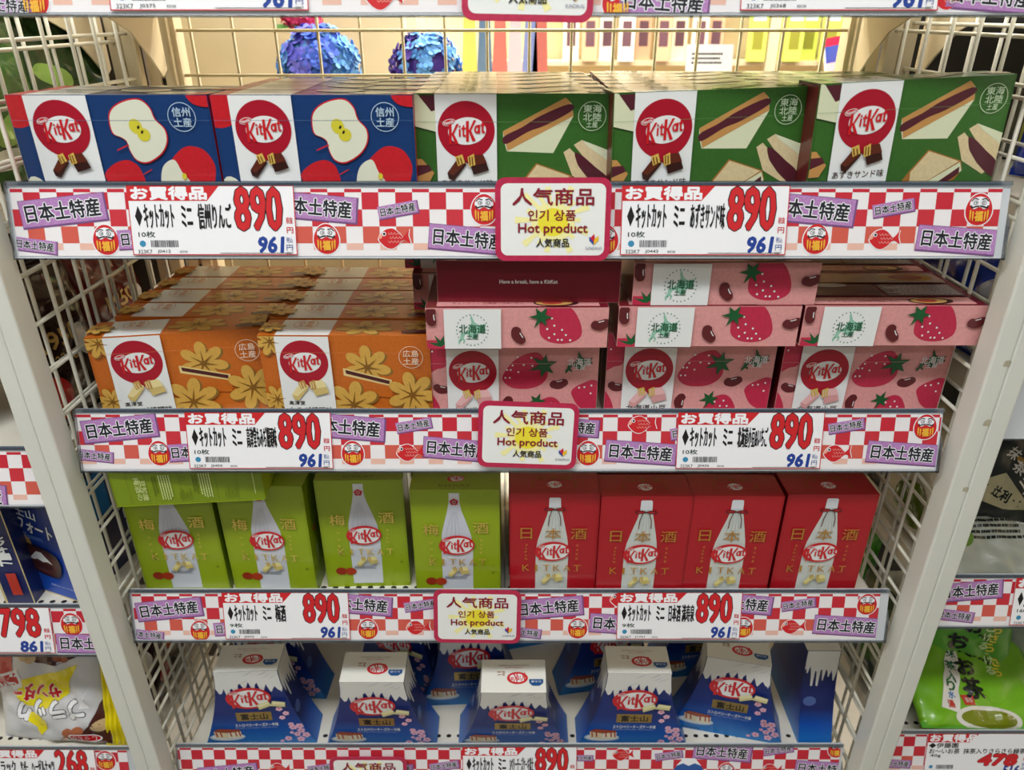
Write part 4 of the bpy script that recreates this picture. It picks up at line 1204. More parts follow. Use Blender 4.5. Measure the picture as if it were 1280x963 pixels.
# top row
G1 = 'apple boxes on the top row'; G2 = 'green sandwich boxes on the top row'
put(ap, (-.3545, .690, d1), (0, 0, 0), 'navy apple box at the left end of the top row, front row', group=G1)
dup(ap, (-.1755, .690, d1), (0, 0, 0), 'navy apple box in front, beside the first green sandwich box', G1)
rowback(ap, -.3490, .690, d1, 1, .0455, 'navy apple box %s from the front in the left apple column', G1)
rowback(ap, -.1750, .690, d1, 3, .0455, 'navy apple box %s from the front in the column beside the sandwich boxes', G1)
put(gb, (.0010, .703, d1), (0, 0, 0), 'green sandwich box in front, beside the second apple box', group=G2)
rowback(gb, .0005, .703, d1, 5, .0445, 'green sandwich box %s from the front in the left sandwich column', G2, dx=-.0008)
g2 = dup(gb, (.1780, .695, d1 + .004), (0, R(-1.2), R(7)), 'green sandwich box in front, turned slightly, middle sandwich column', G2)
rowback(gb, .178, .712, d1, 5, .0445, 'green sandwich box %s from the front in the middle sandwich column', G2, dx=.001)
g5 = dup(gb, (.3560, .690, d1 + .013), (0, R(-2.2), R(5)), 'green sandwich box at the right end of the top row, tilted up', G2)
rowback(gb, .352, .712, d1, 5, .0445, 'green sandwich box %s from the front in the right sandwich column', G2)
# second row
G3 = 'orange maple bun boxes'; T2 = d2 + BH
loc, rot = yawed(102, 423, 330, 410, T2, BH); put(ob, (loc[0] + .001, loc[1], loc[2]), rot, 'orange maple bun box in front at the left end', group=G3)
rowback(ob, loc[0] + .004, loc[1], d2, 4, .0455, 'orange maple bun box %s from the front in the left column', G3, dx=.0012)
loc, rot = yawed(322, 418, 533, 419, T2, BH); dup(ob, (loc[0] + .0015, loc[1] - .002, loc[2]), rot, 'orange maple bun box in front, beside the strawberry boxes', G3)
rowback(ob, loc[0] + .002, loc[1], d2, 4, .0455, 'orange maple bun box %s from the front in the column beside the strawberries', G3, dx=.0004)
G4 = 'strawberry boxes'
put(sb, (.0020, .700, d2), (0, 0, 0), 'upright strawberry box beside the orange boxes, two boxes lying on it', group=G4)
dup(sb, (.1880, .706, d2), (0, 0, 0), 'upright strawberry box in the middle, two boxes lying on it', G4)
dup(sb, (.3720, .704, d2), (0, 0, R(.6)), 'upright strawberry box at the right end, one box lying on it', G4)
for i, (x, s) in enumerate(((.002, 'left'), (.188, 'middle'), (.372, 'right'))):
    rowback(sb, x, .706, d2, 5, .0445, 'upright strawberry box %s from the front in the ' + s + ' strawberry column', G4)
LAY = R(90)     # lying on the front panel: the lid faces the shopper, the back panel faces up


def lay(x, y, z, yaw, label, flip=False):
    # local +z (top) -> -Y toward the shopper; local -y (front panel) -> down
    if not flip: M = Matrix.Translation((x, y, z)) @ Matrix.Rotation(yaw, 4, 'Z') @ Matrix(((1, 0, 0, 0), (0, 0, -1, BH), (0, 1, 0, 0), (0, 0, 0, 1)))
    else: M = Matrix.Translation((x, y, z)) @ Matrix.Rotation(yaw, 4, 'Z') @ Matrix(((1, 0, 0, 0), (0, 0, 1, 0), (0, -1, 0, BD), (0, 0, 0, 1)))
    o = dup(sb, (0, 0, 0), (0, 0, 0), label, G4); l, r, _ = M.decompose(); o.location = l; o.rotation_euler = r.to_euler(); return o


zs = T2 + .0002
lay(.0050, .668, zs, R(.5), 'strawberry box lying flat on the left upright, lid showing')
lay(.1920, .672, zs, R(0), 'strawberry box lying flat on the middle upright, lid showing')
lay(.3730, .674, zs, R(0), 'strawberry box lying flat at the right end, maroon back panel up')
lay(.0160, .682, zs + BD + .0003, R(-.5), 'maroon base of a strawberry box facing out, on the left stack', True)
lay(.2045, .676, zs + BD + .0003, R(0), 'strawberry box topmost of the middle stack, lid showing')
lay(-.020, .775, zs, R(2), 'strawberry box lying behind the left stack, end just showing')
lay(-.030, .790, zs + BD + .0003, R(-1), 'upper strawberry box lying behind the left stack')
lay(.372, .778, zs, R(-1), 'strawberry box lying flat behind the right end one')
# third row
G5 = 'lime plum sake boxes'; T3 = d3 + SH; G6 = 'red sake boxes'
put(gs, (-.3990, .702, d3), (0, 0, R(1)), 'lime plum sake box at the left end, neck under the lying box', group=G5)
dup(gs, (-.2900, .700, d3), (0, 0, R(-2)), 'lime plum sake box second from the left, under the lying box', G5)
loc, rot = yawed(393, 602, 505, 597, T3, SH); dup(gs, (-.1775, .7105, d3), (0, 0, R(1.5)), 'lime plum sake box third from the left, set back on the shelf', G5)
dup(gs, (-.0650, .692, d3), (0, 0, R(0)), 'lime plum sake box beside the red boxes', G5)
for x, y, s in ((-.396, .752, 'leftmost'), (-.290, .752, 'second'), (-.180, .760, 'third'), (-.066, .745, 'fourth')):
    rowback(gs, x, y - .048, d3, 2, .048, 'lime plum sake box %s from the front in the ' + s + ' lime column', G5)
g = gs  # one lies on its side panel across two uprights
M = Matrix.Translation((-.4245, .659, T3 + .0004)) @ Matrix.Rotation(R(5), 4, 'Z')
# local x (width) -> +Y (away), local z (height) -> X, local y (depth) -> Z with its printed side toward the shopper
M = M @ Matrix(((0, 0, 1, -SH / 2 + .074), (1, 0, 0, SW / 2), (0, 1, 0, 0), (0, 0, 0, 1)))
o = dup(gs, (0, 0, 0), (0, 0, 0), 'lime plum sake box lying on its side across two others', G5); l, r, _ = M.decompose(); o.location = l; o.rotation_euler = r.to_euler()
RX = [(638.3, 617.5, 750, 617.5), (752, 621, 866.8, 621), (866, 620, 981.9, 621), (986, 618.5, 1099.7, 618.5)]
RL = ['red sake box beside the lime boxes', 'red sake box second from the lime boxes', 'red sake box third from the lime boxes', 'red sake box at the right end']
for i, (q, lb) in enumerate(zip(RX, RL)):
    loc, rot = yawed(*q, T3, SH)
    if i == 0: put(rs, loc, rot, lb, group=G6)
    else: dup(rs, loc, rot, lb, G6)
for i, s in enumerate(('first', 'second', 'third', 'fourth')):
    x = .0475 + i * .1035; rowback(rs, x, .689 if i else .686, d3, 3, .0455, 'red sake box %s from the front in the ' + s + ' red column', G6, dx=0)
# clear tape-like divider between the two kinds
mb = MB(); mb.box(-.0006, .0006, 0, .25, 0, .14, clear_mat('clear_divider', base=.1)); 
o = mb.build('shelf_divider', None, (-.0088, .690, d3)); tag(o, 'thin clear plastic divider between lime and red boxes', 'divider')
# fourth row
G7 = 'mountain-shaped boxes'; T4 = d4 + FH


def fplace(x1, y1, x2, y2, label, first=False, skip=(), by=.690):
    loc, rot = yawed(x1, y1, x2, y2, T4, FH)
    if loc[1] < by:   # leans forward: base on the shelf, top edge nearer
        a = math.asin(min(.2, (by - loc[1]) / FH)); loc = (loc[0] * (1 + .0), by, loc[2] + .0005); rot = (a, 0, rot[2])
    if first: return put(fj, loc, rot, label, group=G7)
    return dup(fj, loc, rot, label, G7, skip)


fplace(266, 841, 346, 838, 'mountain-shaped box at the left end of the bottom row, in front', True)
fplace(424, 853, 504, 853, 'mountain-shaped box second from left, above the hot product sign')
fplace(600, 866, 684, 866, 'mountain-shaped box in the middle, nearest the shelf edge')
fplace(758, 842, 842, 843, 'mountain-shaped box fourth from left, dark name plate')
fplace(884, 821, 965, 834, 'mountain-shaped box turned to the left, shelf showing before it')
o = dup(fj, (.4445, .7700, d4), (0, 0, R(90)), 'mountain-shaped box turned side-on at the right end', G7)
for (x, y, yaw, lb) in ((-.352, .775, -3, 'mountain-shaped box behind the left end one'), (-.170, .790, -18, 'mountain-shaped box standing askew behind the second one'), (-.058, .762, 3, 'mountain-shaped box behind the middle one'),
                        (.145, .790, 10, 'mountain-shaped box behind the fourth one'), (.285, .815, 6, 'mountain-shaped box behind the turned one'), (-.250, .895, 0, 'mountain-shaped box at the back, left'), (.060, .880, 12, 'mountain-shaped box at the back, middle')):
    dup(fj, (x, y, d4), (0, 0, R(yaw)), lb, G7, ('gold_name_plate', 'caption') if y > .85 else ())


# ------------------------------------------------------------------ soft bags
def bag(name, label, cat, loc, rot, w, h, t, base, art=None, group=None, seed=0, shine=.3, seal=None, sag=.0, nx=24, ny=24, cell=None, crimp=True, ribs=0):
    """sealed film bag: two puffed sheets joined at crimped seals; art(A) prints onto the front"""
    rd = random.Random(seed); ph = [rd.uniform(0, 6.28) for _ in range(8)]
    root = empty(name, loc, rot); tag(root, label, cat, group)

    def surf(u, v, e, side=-1):
        a = max(0, 1 - (2 * u / w) ** 4); b = max(0, 1 - abs(2 * (v - h / 2) / h) ** 3.2)
        p = (a ** .55) * (b ** .6)
        wr = .0022 * sin(u * 130 + v * 60 + ph[0]) * sin(v * 90 + ph[1]) + .0014 * sin(u * 70 - v * 150 + ph[2]) + .0009 * sin((u + v) * 190 + ph[3])
        edge = 1 - .035 * b * (1 if abs(u) > .3 * w else 0)
        wr += ribs * sin(u * 2 * pi / .0075)
        y = side * (t / 2 * p + wr * min(1, p * 2.2) + e) + sag * sin(pi * v / h) ** 2
        if p < .02: y += .0008 * sin(u * 900) * (1 if crimp else 0)
        return Vector((u * (1 - .05 * p), y, v))
    m0 = base; mb = MB()
    for side in (-1, 1):
        for i in range(nx):
            for j in range(ny):
                u0, u1 = -w / 2 + w * i / nx, -w / 2 + w * (i + 1) / nx; v0, v1 = h * j / ny, h * (j + 1) / ny
                m = base
                if side < 0 and cell: m = cell((u0 + u1) / 2 / w, (v0 + v1) / 2 / h) or base
                q = [surf(u0, v0, 0, side), surf(u1, v0, 0, side), surf(u1, v1, 0, side), surf(u0, v1, 0, side)]
                mb.face(q if side < 0 else q[::-1], m, True)
    o = mb.build('film', root)
    # weld so the film shades smoothly
    import bmesh
    bm = bmesh.new(); bm.from_mesh(o.data); bmesh.ops.remove_doubles(bm, verts=bm.verts, dist=1e-6); bm.to_mesh(o.data); bm.free()
    if crimp:
        mb = MB()
        for (a, b) in ((0, .008), (h - .009, h)):
            n = int(w / .0016)
            for i in range(n):
                u = -w / 2 + w * i / n; mb.face([(u, -.0010, a), (u + w / n * .5, -.0020, a), (u + w / n * .5, -.0020, b), (u, -.0010, b)], seal or base)
                mb.face([(u + w / n * .5, -.0020, a), (u + w / n, -.0010, a), (u + w / n, -.0010, b), (u + w / n * .5, -.0020, b)], seal or base)
        mb.build('crimped_seal', root)
    if art:
        for nm, fn in art:
            gu, gv = w / nx, h / ny

            def conform(u, v, e):   # exactly on the film's own facets
                i = min(nx / 2 - 1, max(-nx / 2, math.floor(u / gu + 1e-9))); j = min(ny - 1, max(0, math.floor(v / gv + 1e-9)))
                a, b = u / gu - i, v / gv - j
                p = surf(i * gu, j * gv, 0) * (1 - a) * (1 - b) + surf((i + 1) * gu, j * gv, 0) * a * (1 - b) + surf(i * gu, (j + 1) * gv, 0) * (1 - a) * b + surf((i + 1) * gu, (j + 1) * gv, 0) * a * b
                return (p.x, p.y - .0005 - e, p.z)
            A = Art(conform, (-w / 2 + .001, w / 2 - .001, .001, h - .001), step=.00012, grid=(gu, gv))
            fn(A); A.build(nm, root)
    return root


def film(rgb, rough=.25, noise=.0): return mat('film_%02x%02x%02x' % rgb, rgb, rough, noise=noise, nscale=30, coat=.4)


def fine(A, poly_fn, n=1): poly_fn()


# ------------------------------------------------------------------ left neighbouring bay
LX0, LX1 = -1.42, -.502


def zrail(py, px=0):
    return EYE + (lambda b: RY0 * (-sin(R(26.8)) + b * cos(R(26.8))) / (cos(R(26.8)) + b * sin(R(26.8))))((481.5 - py) / 925)


ZL = [zrail(236), zrail(560), zrail(757), zrail(935)]
LL = ['cream shelf of the left bay level with the top row, green packets on it', 'cream shelf of the left bay holding brown and red bags', 'cream perforated shelf of the left bay holding the blue biscuit box',
      'cream shelf of the left bay holding the white and yellow snack bag']
for z, lb in zip(ZL, LL): shelf(0, LX0, LX1, lb, zt=z, nm='store_shelf')
shelf(0, LX0, LX1, 'cream shelf of the left bay above the top row', zt=EYE + .062, nm='store_shelf')
q = lambda x: -.4825 - (0) - .0
strip(0, 'checked strip in the left bay under the brown bags', [('d', .066, .036, .030, 0), ('p', .045, .012, .085, -3), ('p', -.04, .042, .05, 6)], -.12, .128, .004, zt=ZL[1], xo=-.634)
strip(0, 'checked strip in the left bay beside the 798 yen card', [('d', .103, .040, .030, 0), ('p', .122, .014, .08, -2)], -.12, .128, .004, zt=ZL[2], xo=-.634)
strip(0, 'checked strip end in the left bay right of the snack bag price card', [('d', .082, .045, .030, 0)], -.12, .112, .008, zt=ZL[3], xo=-.634)
price_card('white 798 yen price card in the left bay under the blue box', ZL[2], -.642, .175, ('富士山', 'チョコ', 'レート'), '10枚', '798', '861', 'J2031')
price_card('white 268 yen price card in the left bay below the snack bag', ZL[3], -.640, .150, ('ブラック', 'サンダー', 'ヘーゼルナッツ'), '8枚', '268', '289', 'J2188')


def black_thunder():
    WF = film((206, 206, 208), .3); YF = film((232, 214, 20), .25); BRN = film((74, 34, 24)); RDF = film((190, 24, 30)); NUT = film((206, 176, 130)); BK = film((24, 18, 18)); WT = film((236, 236, 238))

    def cell(u, v): return None

    def g(pts, m):
        def f(A):
            A.poly(pts, m)
        return f
    w, h = .205, .150

    def shapes(A):   # u -.10...10  v 0...150
        def tess(poly, m, n=9):
            xs = [p[0] for p in poly]; a, b = min(xs), max(xs)
            for i in range(n):
                x0, x1 = a + (b - a) * i / n, a + (b - a) * (i + 1) / n
                tr = geometry.tessellate_polygon([[Vector((*p, 0)) for p in poly]])
                for t in tr:
                    ys = [poly[k][1] for k in t]; y0, y1 = min(ys), max(ys); ny = max(1, int((y1 - y0) / .012))
                    for j in range(ny):
                        c = clip_poly([poly[k] for k in t], (x0, x1, y0 + (y1 - y0) * j / ny, y0 + (y1 - y0) * (j + 1) / ny))
                        if len(c) > 2: A.tris([c], m)
            A.z += 1
        A.tess = tess
        return tess

    def red_corner(A):
        t = shapes(A); t([(-.10, .148), (-.055, .148), (-.048, .100), (-.060, .098), (-.10, .092)], RDF); t([(-.10, .094), (-.04, .112), (-.034, .088), (-.10, .066)], WT); t([(-.10, .090), (-.045, .107), (-.040, .092), (-.10, .072)], RDF)
        A.text('MIXNUTS', -.07, .083, .05, .010, WT, bold=.03, rot=14)

    def nuts(A):
        t = shapes(A); t([(-.035, .145), (.062, .148), (.050, .132), (.020, .120), (-.010, .122), (-.03, .132)], BRN)
        for x, y, r in ((-.045, .136, .011), (-.032, .132, .010), (-.02, .128, .008)): A.ell(x, y, r, r * .8, NUT, 0, 16)
        for x, y in ((.035, .140), (.025, .130)): A.ell(x, y, .012, .006, film((150, 80, 50)), -15, 16)
        t([(.012, .0), (.10, .0), (.10, .085), (.078, .070), (.062, .035), (.045, .020), (.012, .010)], BRN)
        t([(-.10, .060), (-.078, .060), (-.078, .030), (-.10, .026)], BRN)
        for x, y, r in ((.074, .032, .012), (.028, .022, .010), (.044, .026, .010), (.020, .010, .007)): A.ell(x, y, r, r * .7, film((170, 96, 60)) if r < .012 else NUT, 30, 16)
        A.ell(.050, .014, .022, .007, WT, -8); A.ell(.050, .014, .020, .0055, RDF, -8); A.text('しっとり', .050, .014, .03, .006, WT, rot=172)

    def burst(A):
        t = shapes(A); t([(-.035, .098), (.02, .112), (.052, .122), (.042, .104), (.036, .080), (.0, .058), (-.03, .062), (-.044, .075)], YF, 12)
        t([(-.028, .052), (-.012, .050), (.0, .040), (-.004, .026), (-.016, .014), (-.018, .030), (-.03, .040)], YF)
        A.text('サンダー', -.012, .083, .074, .022, RDF, bold=.05, rot=186, shear=-.1, out=.03, om=WT)

    def name(A):
        A.text('ブラック', .004, .056, .100, .030, WT, bold=.05, rot=184, shear=-.2, out=.03, om=BK)
        A.poly([(.050, .060), (.068, .094), (.058, .072), (.064, .058)], WT)
    return [('red_corner', red_corner), ('nut_picture', nuts), ('yellow_burst', burst), ('upside_down_name', name)], WF, YF


art, WF, YF = black_thunder()
bag('snack_bag', 'white snack bag with yellow burst and upside-down black lettering', 'bag', (-.636, .704, ZL[3] - .026), (R(-20), R(-3), R(-6)), .165, .150, .040, WF, art, seed=4, seal=WF)
bag('snack_bag', 'ribbed yellow foil bag end beside the white snack bag', 'bag', (-.5420, .697, ZL[3] - .026), (R(-14), R(4), R(6)), .046, .130, .012, YF, seed=9, seal=YF, nx=60, ribs=.0022)
DKB = film((44, 22, 18), .2, .1); MARO = film((96, 22, 24), .2, .1); SILV = film((170, 170, 172), .25, .05); GREY = film((120, 116, 110), .25, .05)


def txt(s, x, y, w, h, m, rot=0): return lambda A: A.text(s, x, y, w, h, m, bold=.02, rot=rot)


GD = film((196, 160, 90)); WTF = film((226, 222, 214)); 
for (x, y, rz, w, h, m, s, lb) in ((-.527, .785, 82, .13, .19, DKB, 21, 'dark brown chocolate bag with gold lettering, front of the left bay'), (-.526, .930, 82, .13, .18, MARO, 22, 'maroon chocolate bag behind the wire of the left bay'),
                               (-.63, .990, 20, .15, .17, DKB, 23, 'dark bag at the rear of the left bay'), (-.690, .745, 8, .15, .15, MARO, 24, 'red and brown bag at the picture edge, left bay')):
    bag('chocolate_bag', lb, 'bag', (x, y, ZL[1] - .026), (R(-6), 0, R(rz)), w, h, .035, m, [('gold_lettering', txt('1950', 0, h * .55, .06, .02, GD)), ('weight_lettering', txt('227g', 0, h * .42, .04, .014, GD)), ('printed_panel', lambda A: (A.ell(-.03, .04, .02, .026, film((190, 40, 36))), A.ell(.035, .09, .012, .02, WTF)))], 'brown and red bags in the left bay', seed=s)
for (x, y, rz, m, s, lb) in ((-.530, .790, 80, film((60, 100, 40), .25, .2), 31, 'green packet nearest the wire in the left bay'), (-.72, .74, 20, film((96, 130, 70), .25, .2), 32, 'pale green packet at the left picture edge'), (-.530, .955, 80, film((40, 70, 30), .25, .2), 33, 'dark green packet at the rear of the left bay')):
    bag('tea_packet', lb, 'packet', (x, y, ZL[0] - .026), (R(-5), 0, R(rz)), .15, .17, .03, m, [('leaf_print', lambda A: (A.ell(.02, .06, .03, .012, film((150, 190, 90)), 30), A.ell(-.03, .10, .03, .012, film((150, 190, 90)), -20), A.ell(0, .03, .03, .010, film((230, 235, 220)), 5)))], 'green packets in the left bay', seed=s)


def blue_box():
    pa, pb = onz(21, 727, ZL[2] - .028), onz(120, 760, ZL[2] - .028); t = empty('biscuit_box', tuple(pa + (pb - pa) * .05), (0, R(0), math.atan2(pb.y - pa.y, pb.x - pa.x))); tag(t, 'blue biscuit box with snowy mountain chocolate, standing in the left bay', 'box')
    NB = ramp_mat('blue_biscuit_print', [(0, (24, 84, 190)), (.06, (16, 60, 160)), (.17, (14, 30, 90))]); NV = ink((22, 34, 92)); CREAM = ink((214, 196, 140))
    w, h, d = .108, .150, .034
    mb = MB(); mb.box(0, w, 0, d, 0, h, NB); mb.build('carton', t); A = Art(front()); A.rect(0, w, 0, .0022, CREAM); A.rect(w - .002, w, 0, h, CREAM); A.build('cream_edge', t)
    A = Art(front(), (0, w, 0, h), base=4)
    A.text('アルフォート', .052, .108, .085, .020, WHT, bold=.03, rot=-8, out=.02, om=ink((20, 20, 50))); A.text('富士山', .05, .128, .05, .014, WHT, bold=.02, rot=-6)
    blurb(A, .06, .090, .04, .006, 2, ink((110, 150, 220)), 3); A.text('Mt. Fuji', .035, .095, .03, .005, ink((140, 170, 230)))
    A.build('white_lettering', t)
    A = Art(front(), base=6); A.smooth([(.012, .065), (.044, .060), (.050, .088), (.016, .094)], ink((206, 164, 104), 1))
    for k in range(9): A.ell(.020 + (k % 3) * .010, .069 + (k // 3) * .008, .0008, .0008, ink((120, 80, 40)), 0, 6)
    A.build('biscuit_picture', t)
    A = Art(front(), base=18); A.smooth([(.034, .042), (.082, .034), (.090, .070), (.036, .078)], ink((50, 20, 18))); A.smooth([(.038, .045), (.079, .038), (.085, .067), (.040, .074)], ink((80, 38, 30)))
    A.poly([(.042, .056), (.057, .070), (.066, .070), (.080, .054), (.072, .057), (.064, .055), (.056, .058), (.05, .056)], WHT)
    for k in range(7): A.line([(.046 + k * .005, .053), (.044 + k * .005, .045)], .0012, ink((50, 20, 18)))
    A.build('mountain_chocolate_picture', t)
    A = Art(front(), base=4); A.text('画像はイメージです', .082, .018, .04, .003, WHT); A.build('small_print', t)
    pc = onz(3, 757, ZL[2] - .028); q = empty('biscuit_box', (pc.x + .004, pc.y + .002, pc.z), (0, 0, R(2))); tag(q, 'navy biscuit box turned to show its lettered spine, left of the blue one', 'box')
    mb = MB(); mb.box(0, .036, 0, .10, 0, h, NV); mb.build('carton', q)
    A = Art(front(), (0, .036, 0, h)); A.rect(0, .003, 0, h, CREAM); A.rect(.0345, .036, 0, h, CREAM)
    for i, ch in enumerate('富士山アルフォート'): A.text(ch, .020, .066 + (8 - i) * .0098, .015, .0088, WHT, bold=.03, rot=0)
    A.rect(.014, .026, .016, .050, ink((196, 60, 44)))
    A.build('spine_print', q)
    return t


blue_box()
bx2 = empty('biscuit_box', (-.528, .735, ZL[2] - .028), (0, 0, R(80))); tag(bx2, 'dark navy carton beyond the wire, behind the blue biscuit box', 'box')
mb = MB(); mb.box(0, .13, 0, .03, 0, .16, ink((22, 30, 80))); mb.build('carton', bx2)
A = Art(front(), base=2); A.rect(0, .003, 0, .16, ink((200, 170, 90))); A.rect(.006, .05, .09, .15, ink((20, 120, 200))); A.build('edge_print', bx2)
A = Art(front(), base=4)
for i, ch in enumerate('アルフォート'): A.text(ch, .075, .14 - i * .018, .016, .013, WHT, bold=.03)
A.poly([(.1, .03), (.118, .04), (.118, .06), (.104, .055)], ink((200, 60, 40))); A.build('side_lettering', bx2)
bag('snack_bag', 'olive and dark bag behind the wire below the left strip', 'bag', (-.523, .925, ZL[2] - .026), (R(-3), 0, R(82)), .14, .15, .03, GREY, seed=12)
bag('snack_bag', 'dark chocolate bag low behind the left wire', 'bag', (-.521, .780, ZL[3] - .026), (R(-3), 0, R(84)), .13, .15, .03, DKB, [('berry_print', lambda A: (A.ell(0, .05, .016, .016, film((150, 30, 30))), A.ell(.03, .09, .014, .016, film((190, 90, 40))), A.ell(-.03, .10, .014, .016, WTF)))], seed=13)
bag('snack_bag', 'brown and silver bag low at the rear of the left bay', 'bag', (-.523, .925, ZL[3] - .026), (R(-3), 0, R(82)), .13, .17, .03, film((110, 50, 30), .2, .1), [('silver_print', lambda A: A.ell(.02, .07, .02, .03, SILV))], seed=14)

# ------------------------------------------------------------------ right neighbouring bay
RX0, RX1 = .5040, 1.42
ZR = [zrail(232), zrail(470), zrail(720), zrail(915)]
RLb = ['cream shelf of the right bay level with the top row, blue bags below it', 'cream shelf of the right bay holding blue and grey bags', 'cream shelf of the right bay holding the black matcha bags', 'cream perforated shelf of the right bay holding the green tea bags']
shelf(0, RX0, RX1, 'cream shelf of the right bay above the top row', zt=EYE + .062, nm='store_shelf')
for z, lb in zip(ZR, RLb): shelf(0, RX0 if z > ZR[2] + .01 else RX0, RX1, lb, zt=z, nm='store_shelf')
strip(0, 'checked strip in the right bay under the black matcha bags', [('p', .034, .046, .074, 5), ('p', .020, .014, .044, -7)], .001, .20, .006, zt=ZR[2], xo=.505)
strip(0, 'checked strip in the right bay under the green tea bags', [('p', .012, .016, .04, -3), ('p', .165, .030, .06, 2)], .001, .25, .004, zt=ZR[3], xo=.505)
price_card('price card for a 160 g bag under the black matcha bags', ZR[2], .665, .150, ('辻利', '抹茶', 'ミルク'), '160g', '598', '646', 'J0803')
price_card('white 478 yen price card under the green tea bags', ZR[3], .625, .140, ('伊藤園', 'お〜いお茶  抹茶入りさらさら緑茶'), '40g', '478', '516', 'J5292', wide=True)
price_card('price card at the right picture edge for a functional tea', ZR[3], .765, .118, ('伊藤園', '機能性お〜いお茶'), '40g', '498', '538', 'J6325', wide=True)
for x0, x1, c, lb in ((-1.42, -.49, (74, 62, 50), 'dark brown backing added to darken the left bay'), (.49, 1.42, (52, 50, 48), 'dark grey backing added to darken the right bay')):  # backings added to block the bright background and darken both side bays
    mb = MB(); mb.box(x0, x1, 1.075, 1.085, .3, 1.75, mat('added_dark_backing_%d' % c[0], c, .6, noise=.1, nscale=9)); o = mb.build('added_dark_backing'); tag(o, lb, 'board')
GT = film((116, 178, 30), .3, .06); GT2 = film((86, 160, 40), .3, .08); GD2 = film((60, 120, 40), .3, .1); TXB = film((20, 26, 22)); YLW = film((236, 214, 70)); LGT = film((206, 232, 170)); RDL = film((200, 60, 50))


def tea_art(full=True):
    def main(A):
        A.text('お', .010, .104, .022, .018, TXB, bold=.05, rot=0); A.text('〜い', .026, .090, .02, .011, TXB, bold=.04, rot=-10)
        A.text('お', -.012, .080, .027, .021, TXB, bold=.05); A.text('茶', -.012, .051, .031, .027, TXB, bold=.05)

    def side(A):
        for i, ch in enumerate('さらさら'): A.text(ch, .050 - i * .004, .116 - i * .014, .013, .012, YLW, bold=.03)
        for i, ch in enumerate('とける'): A.text(ch, .034 - i * .003, .104 - i * .014, .013, .011, LGT, bold=.03)

    def tagf(A):
        A.poly([(-.070, .026), (-.046, .018), (-.030, .060), (-.012, .110), (-.024, .116), (-.044, .082), (-.058, .058)], WTF)
        for i, (ch, x, y) in enumerate((('抹', -.027, .100), ('茶', -.034, .082), ('入', -.041, .066), ('り', -.046, .054))): A.text(ch, x, y, .014, .014, film((20, 100, 60)), bold=.03, rot=-15)
        A.text('水', -.050, .042, .010, .010, film((40, 110, 180)), bold=.03); A.text('湯', -.055, .030, .010, .010, RDL, bold=.03)

    def cup(A):
        A.ell(0, .012, .052, .016, WTF, -3); A.ell(0, .012, .044, .011, film((120, 130, 20)), -3); A.rect(-.036, -.018, .028, .042, RDL); A.text('抹茶', -.027, .035, .012, .008, WTF)

    def mk(A): A.text('伊藤園', 0, .136, .034, .008, TXB, bold=.02)
    r = [('large_lettering', main), ('side_lettering', side), ('cup_picture', cup), ('maker_lettering', mk)]
    if full: r.append(('white_banner', tagf))
    return r


zg = ZR[3] - .026
bag('tea_bag', 'green tea bag standing against the right posts, black lettering', 'bag', (.640, .762, zg), (R(-22), R(5), R(-2)), .150, .165, .030, GT2, tea_art(False), 'green tea bags in the right bay', seed=41, seal=GT2)
bag('tea_bag', 'green tea bag lying forward with a white banner', 'bag', (.650, .686, zg + .012), (R(-64), R(8), R(5)), .205, .125, .020, GT, tea_art(True), 'green tea bags in the right bay', seed=42, seal=GT2)
bag('tea_bag', 'silver and olive tea bag behind the green ones', 'bag', (.800, .790, zg), (R(-16), R(4), R(-4)), .15, .17, .03, film((150, 158, 140), .25, .1), [('dark_top', lambda A: A.rect(-.07, .07, .12, .168, film((28, 46, 30)))), ('white_lettering', txt('い茶', .0, .10, .05, .04, WTF, -10)), ('tea_picture', lambda A: A.ell(0, .045, .045, .03, film((120, 132, 40))))], 'green tea bags in the right bay', seed=43)
bag('tea_bag', 'bright green bag beyond the right wire, low', 'bag', (.525, .935, zg), (R(-3), 0, R(-82)), .14, .20, .03, film((70, 150, 30), .25, .1), [('lettering', txt('お茶', 0, .10, .03, .03, TXB))], 'green tea bags in the right bay', seed=44)
bag('tea_bag', 'dark green bag just beyond the right wire, lowest shelf', 'bag', (.523, .780, zg), (R(-3), 0, R(-84)), .14, .16, .03, film((34, 60, 36), .3, .1), [('leaf_print', lambda A: A.ell(0, .08, .03, .03, film((90, 120, 60))))], 'green tea bags in the right bay', seed=46)
BKF = film((34, 40, 38), .3, .1); CRMF = film((196, 188, 150), .4)
zm = ZR[2] - .026


def matcha(A):
    for i, (ch, x, y) in enumerate((('抹', -.036, .135), ('茶', -.024, .118), ('ミ', -.012, .102), ('ル', -.002, .09), ('ク', .008, .078))): A.text(ch, x, y, .016, .015, WTF, bold=.02, rot=-30)


def mlab(A): A.ell(-.008, .112, .030, .006, film((160, 120, 50)), -42); A.text('京都宇治', -.008, .112, .036, .006, TXB, rot=-42)


def mfan(A): A.poly([(-.060, .100), (-.040, .110), (-.012, .085), (.006, .066), (-.03, .064), (-.060, .070)], CRMF); A.text('辻利', -.036, .082, .022, .014, TXB, bold=.04, rot=-20)


def msm(A):
    blurb(A, .03, .040, .07, .022, 3, WTF, 8)


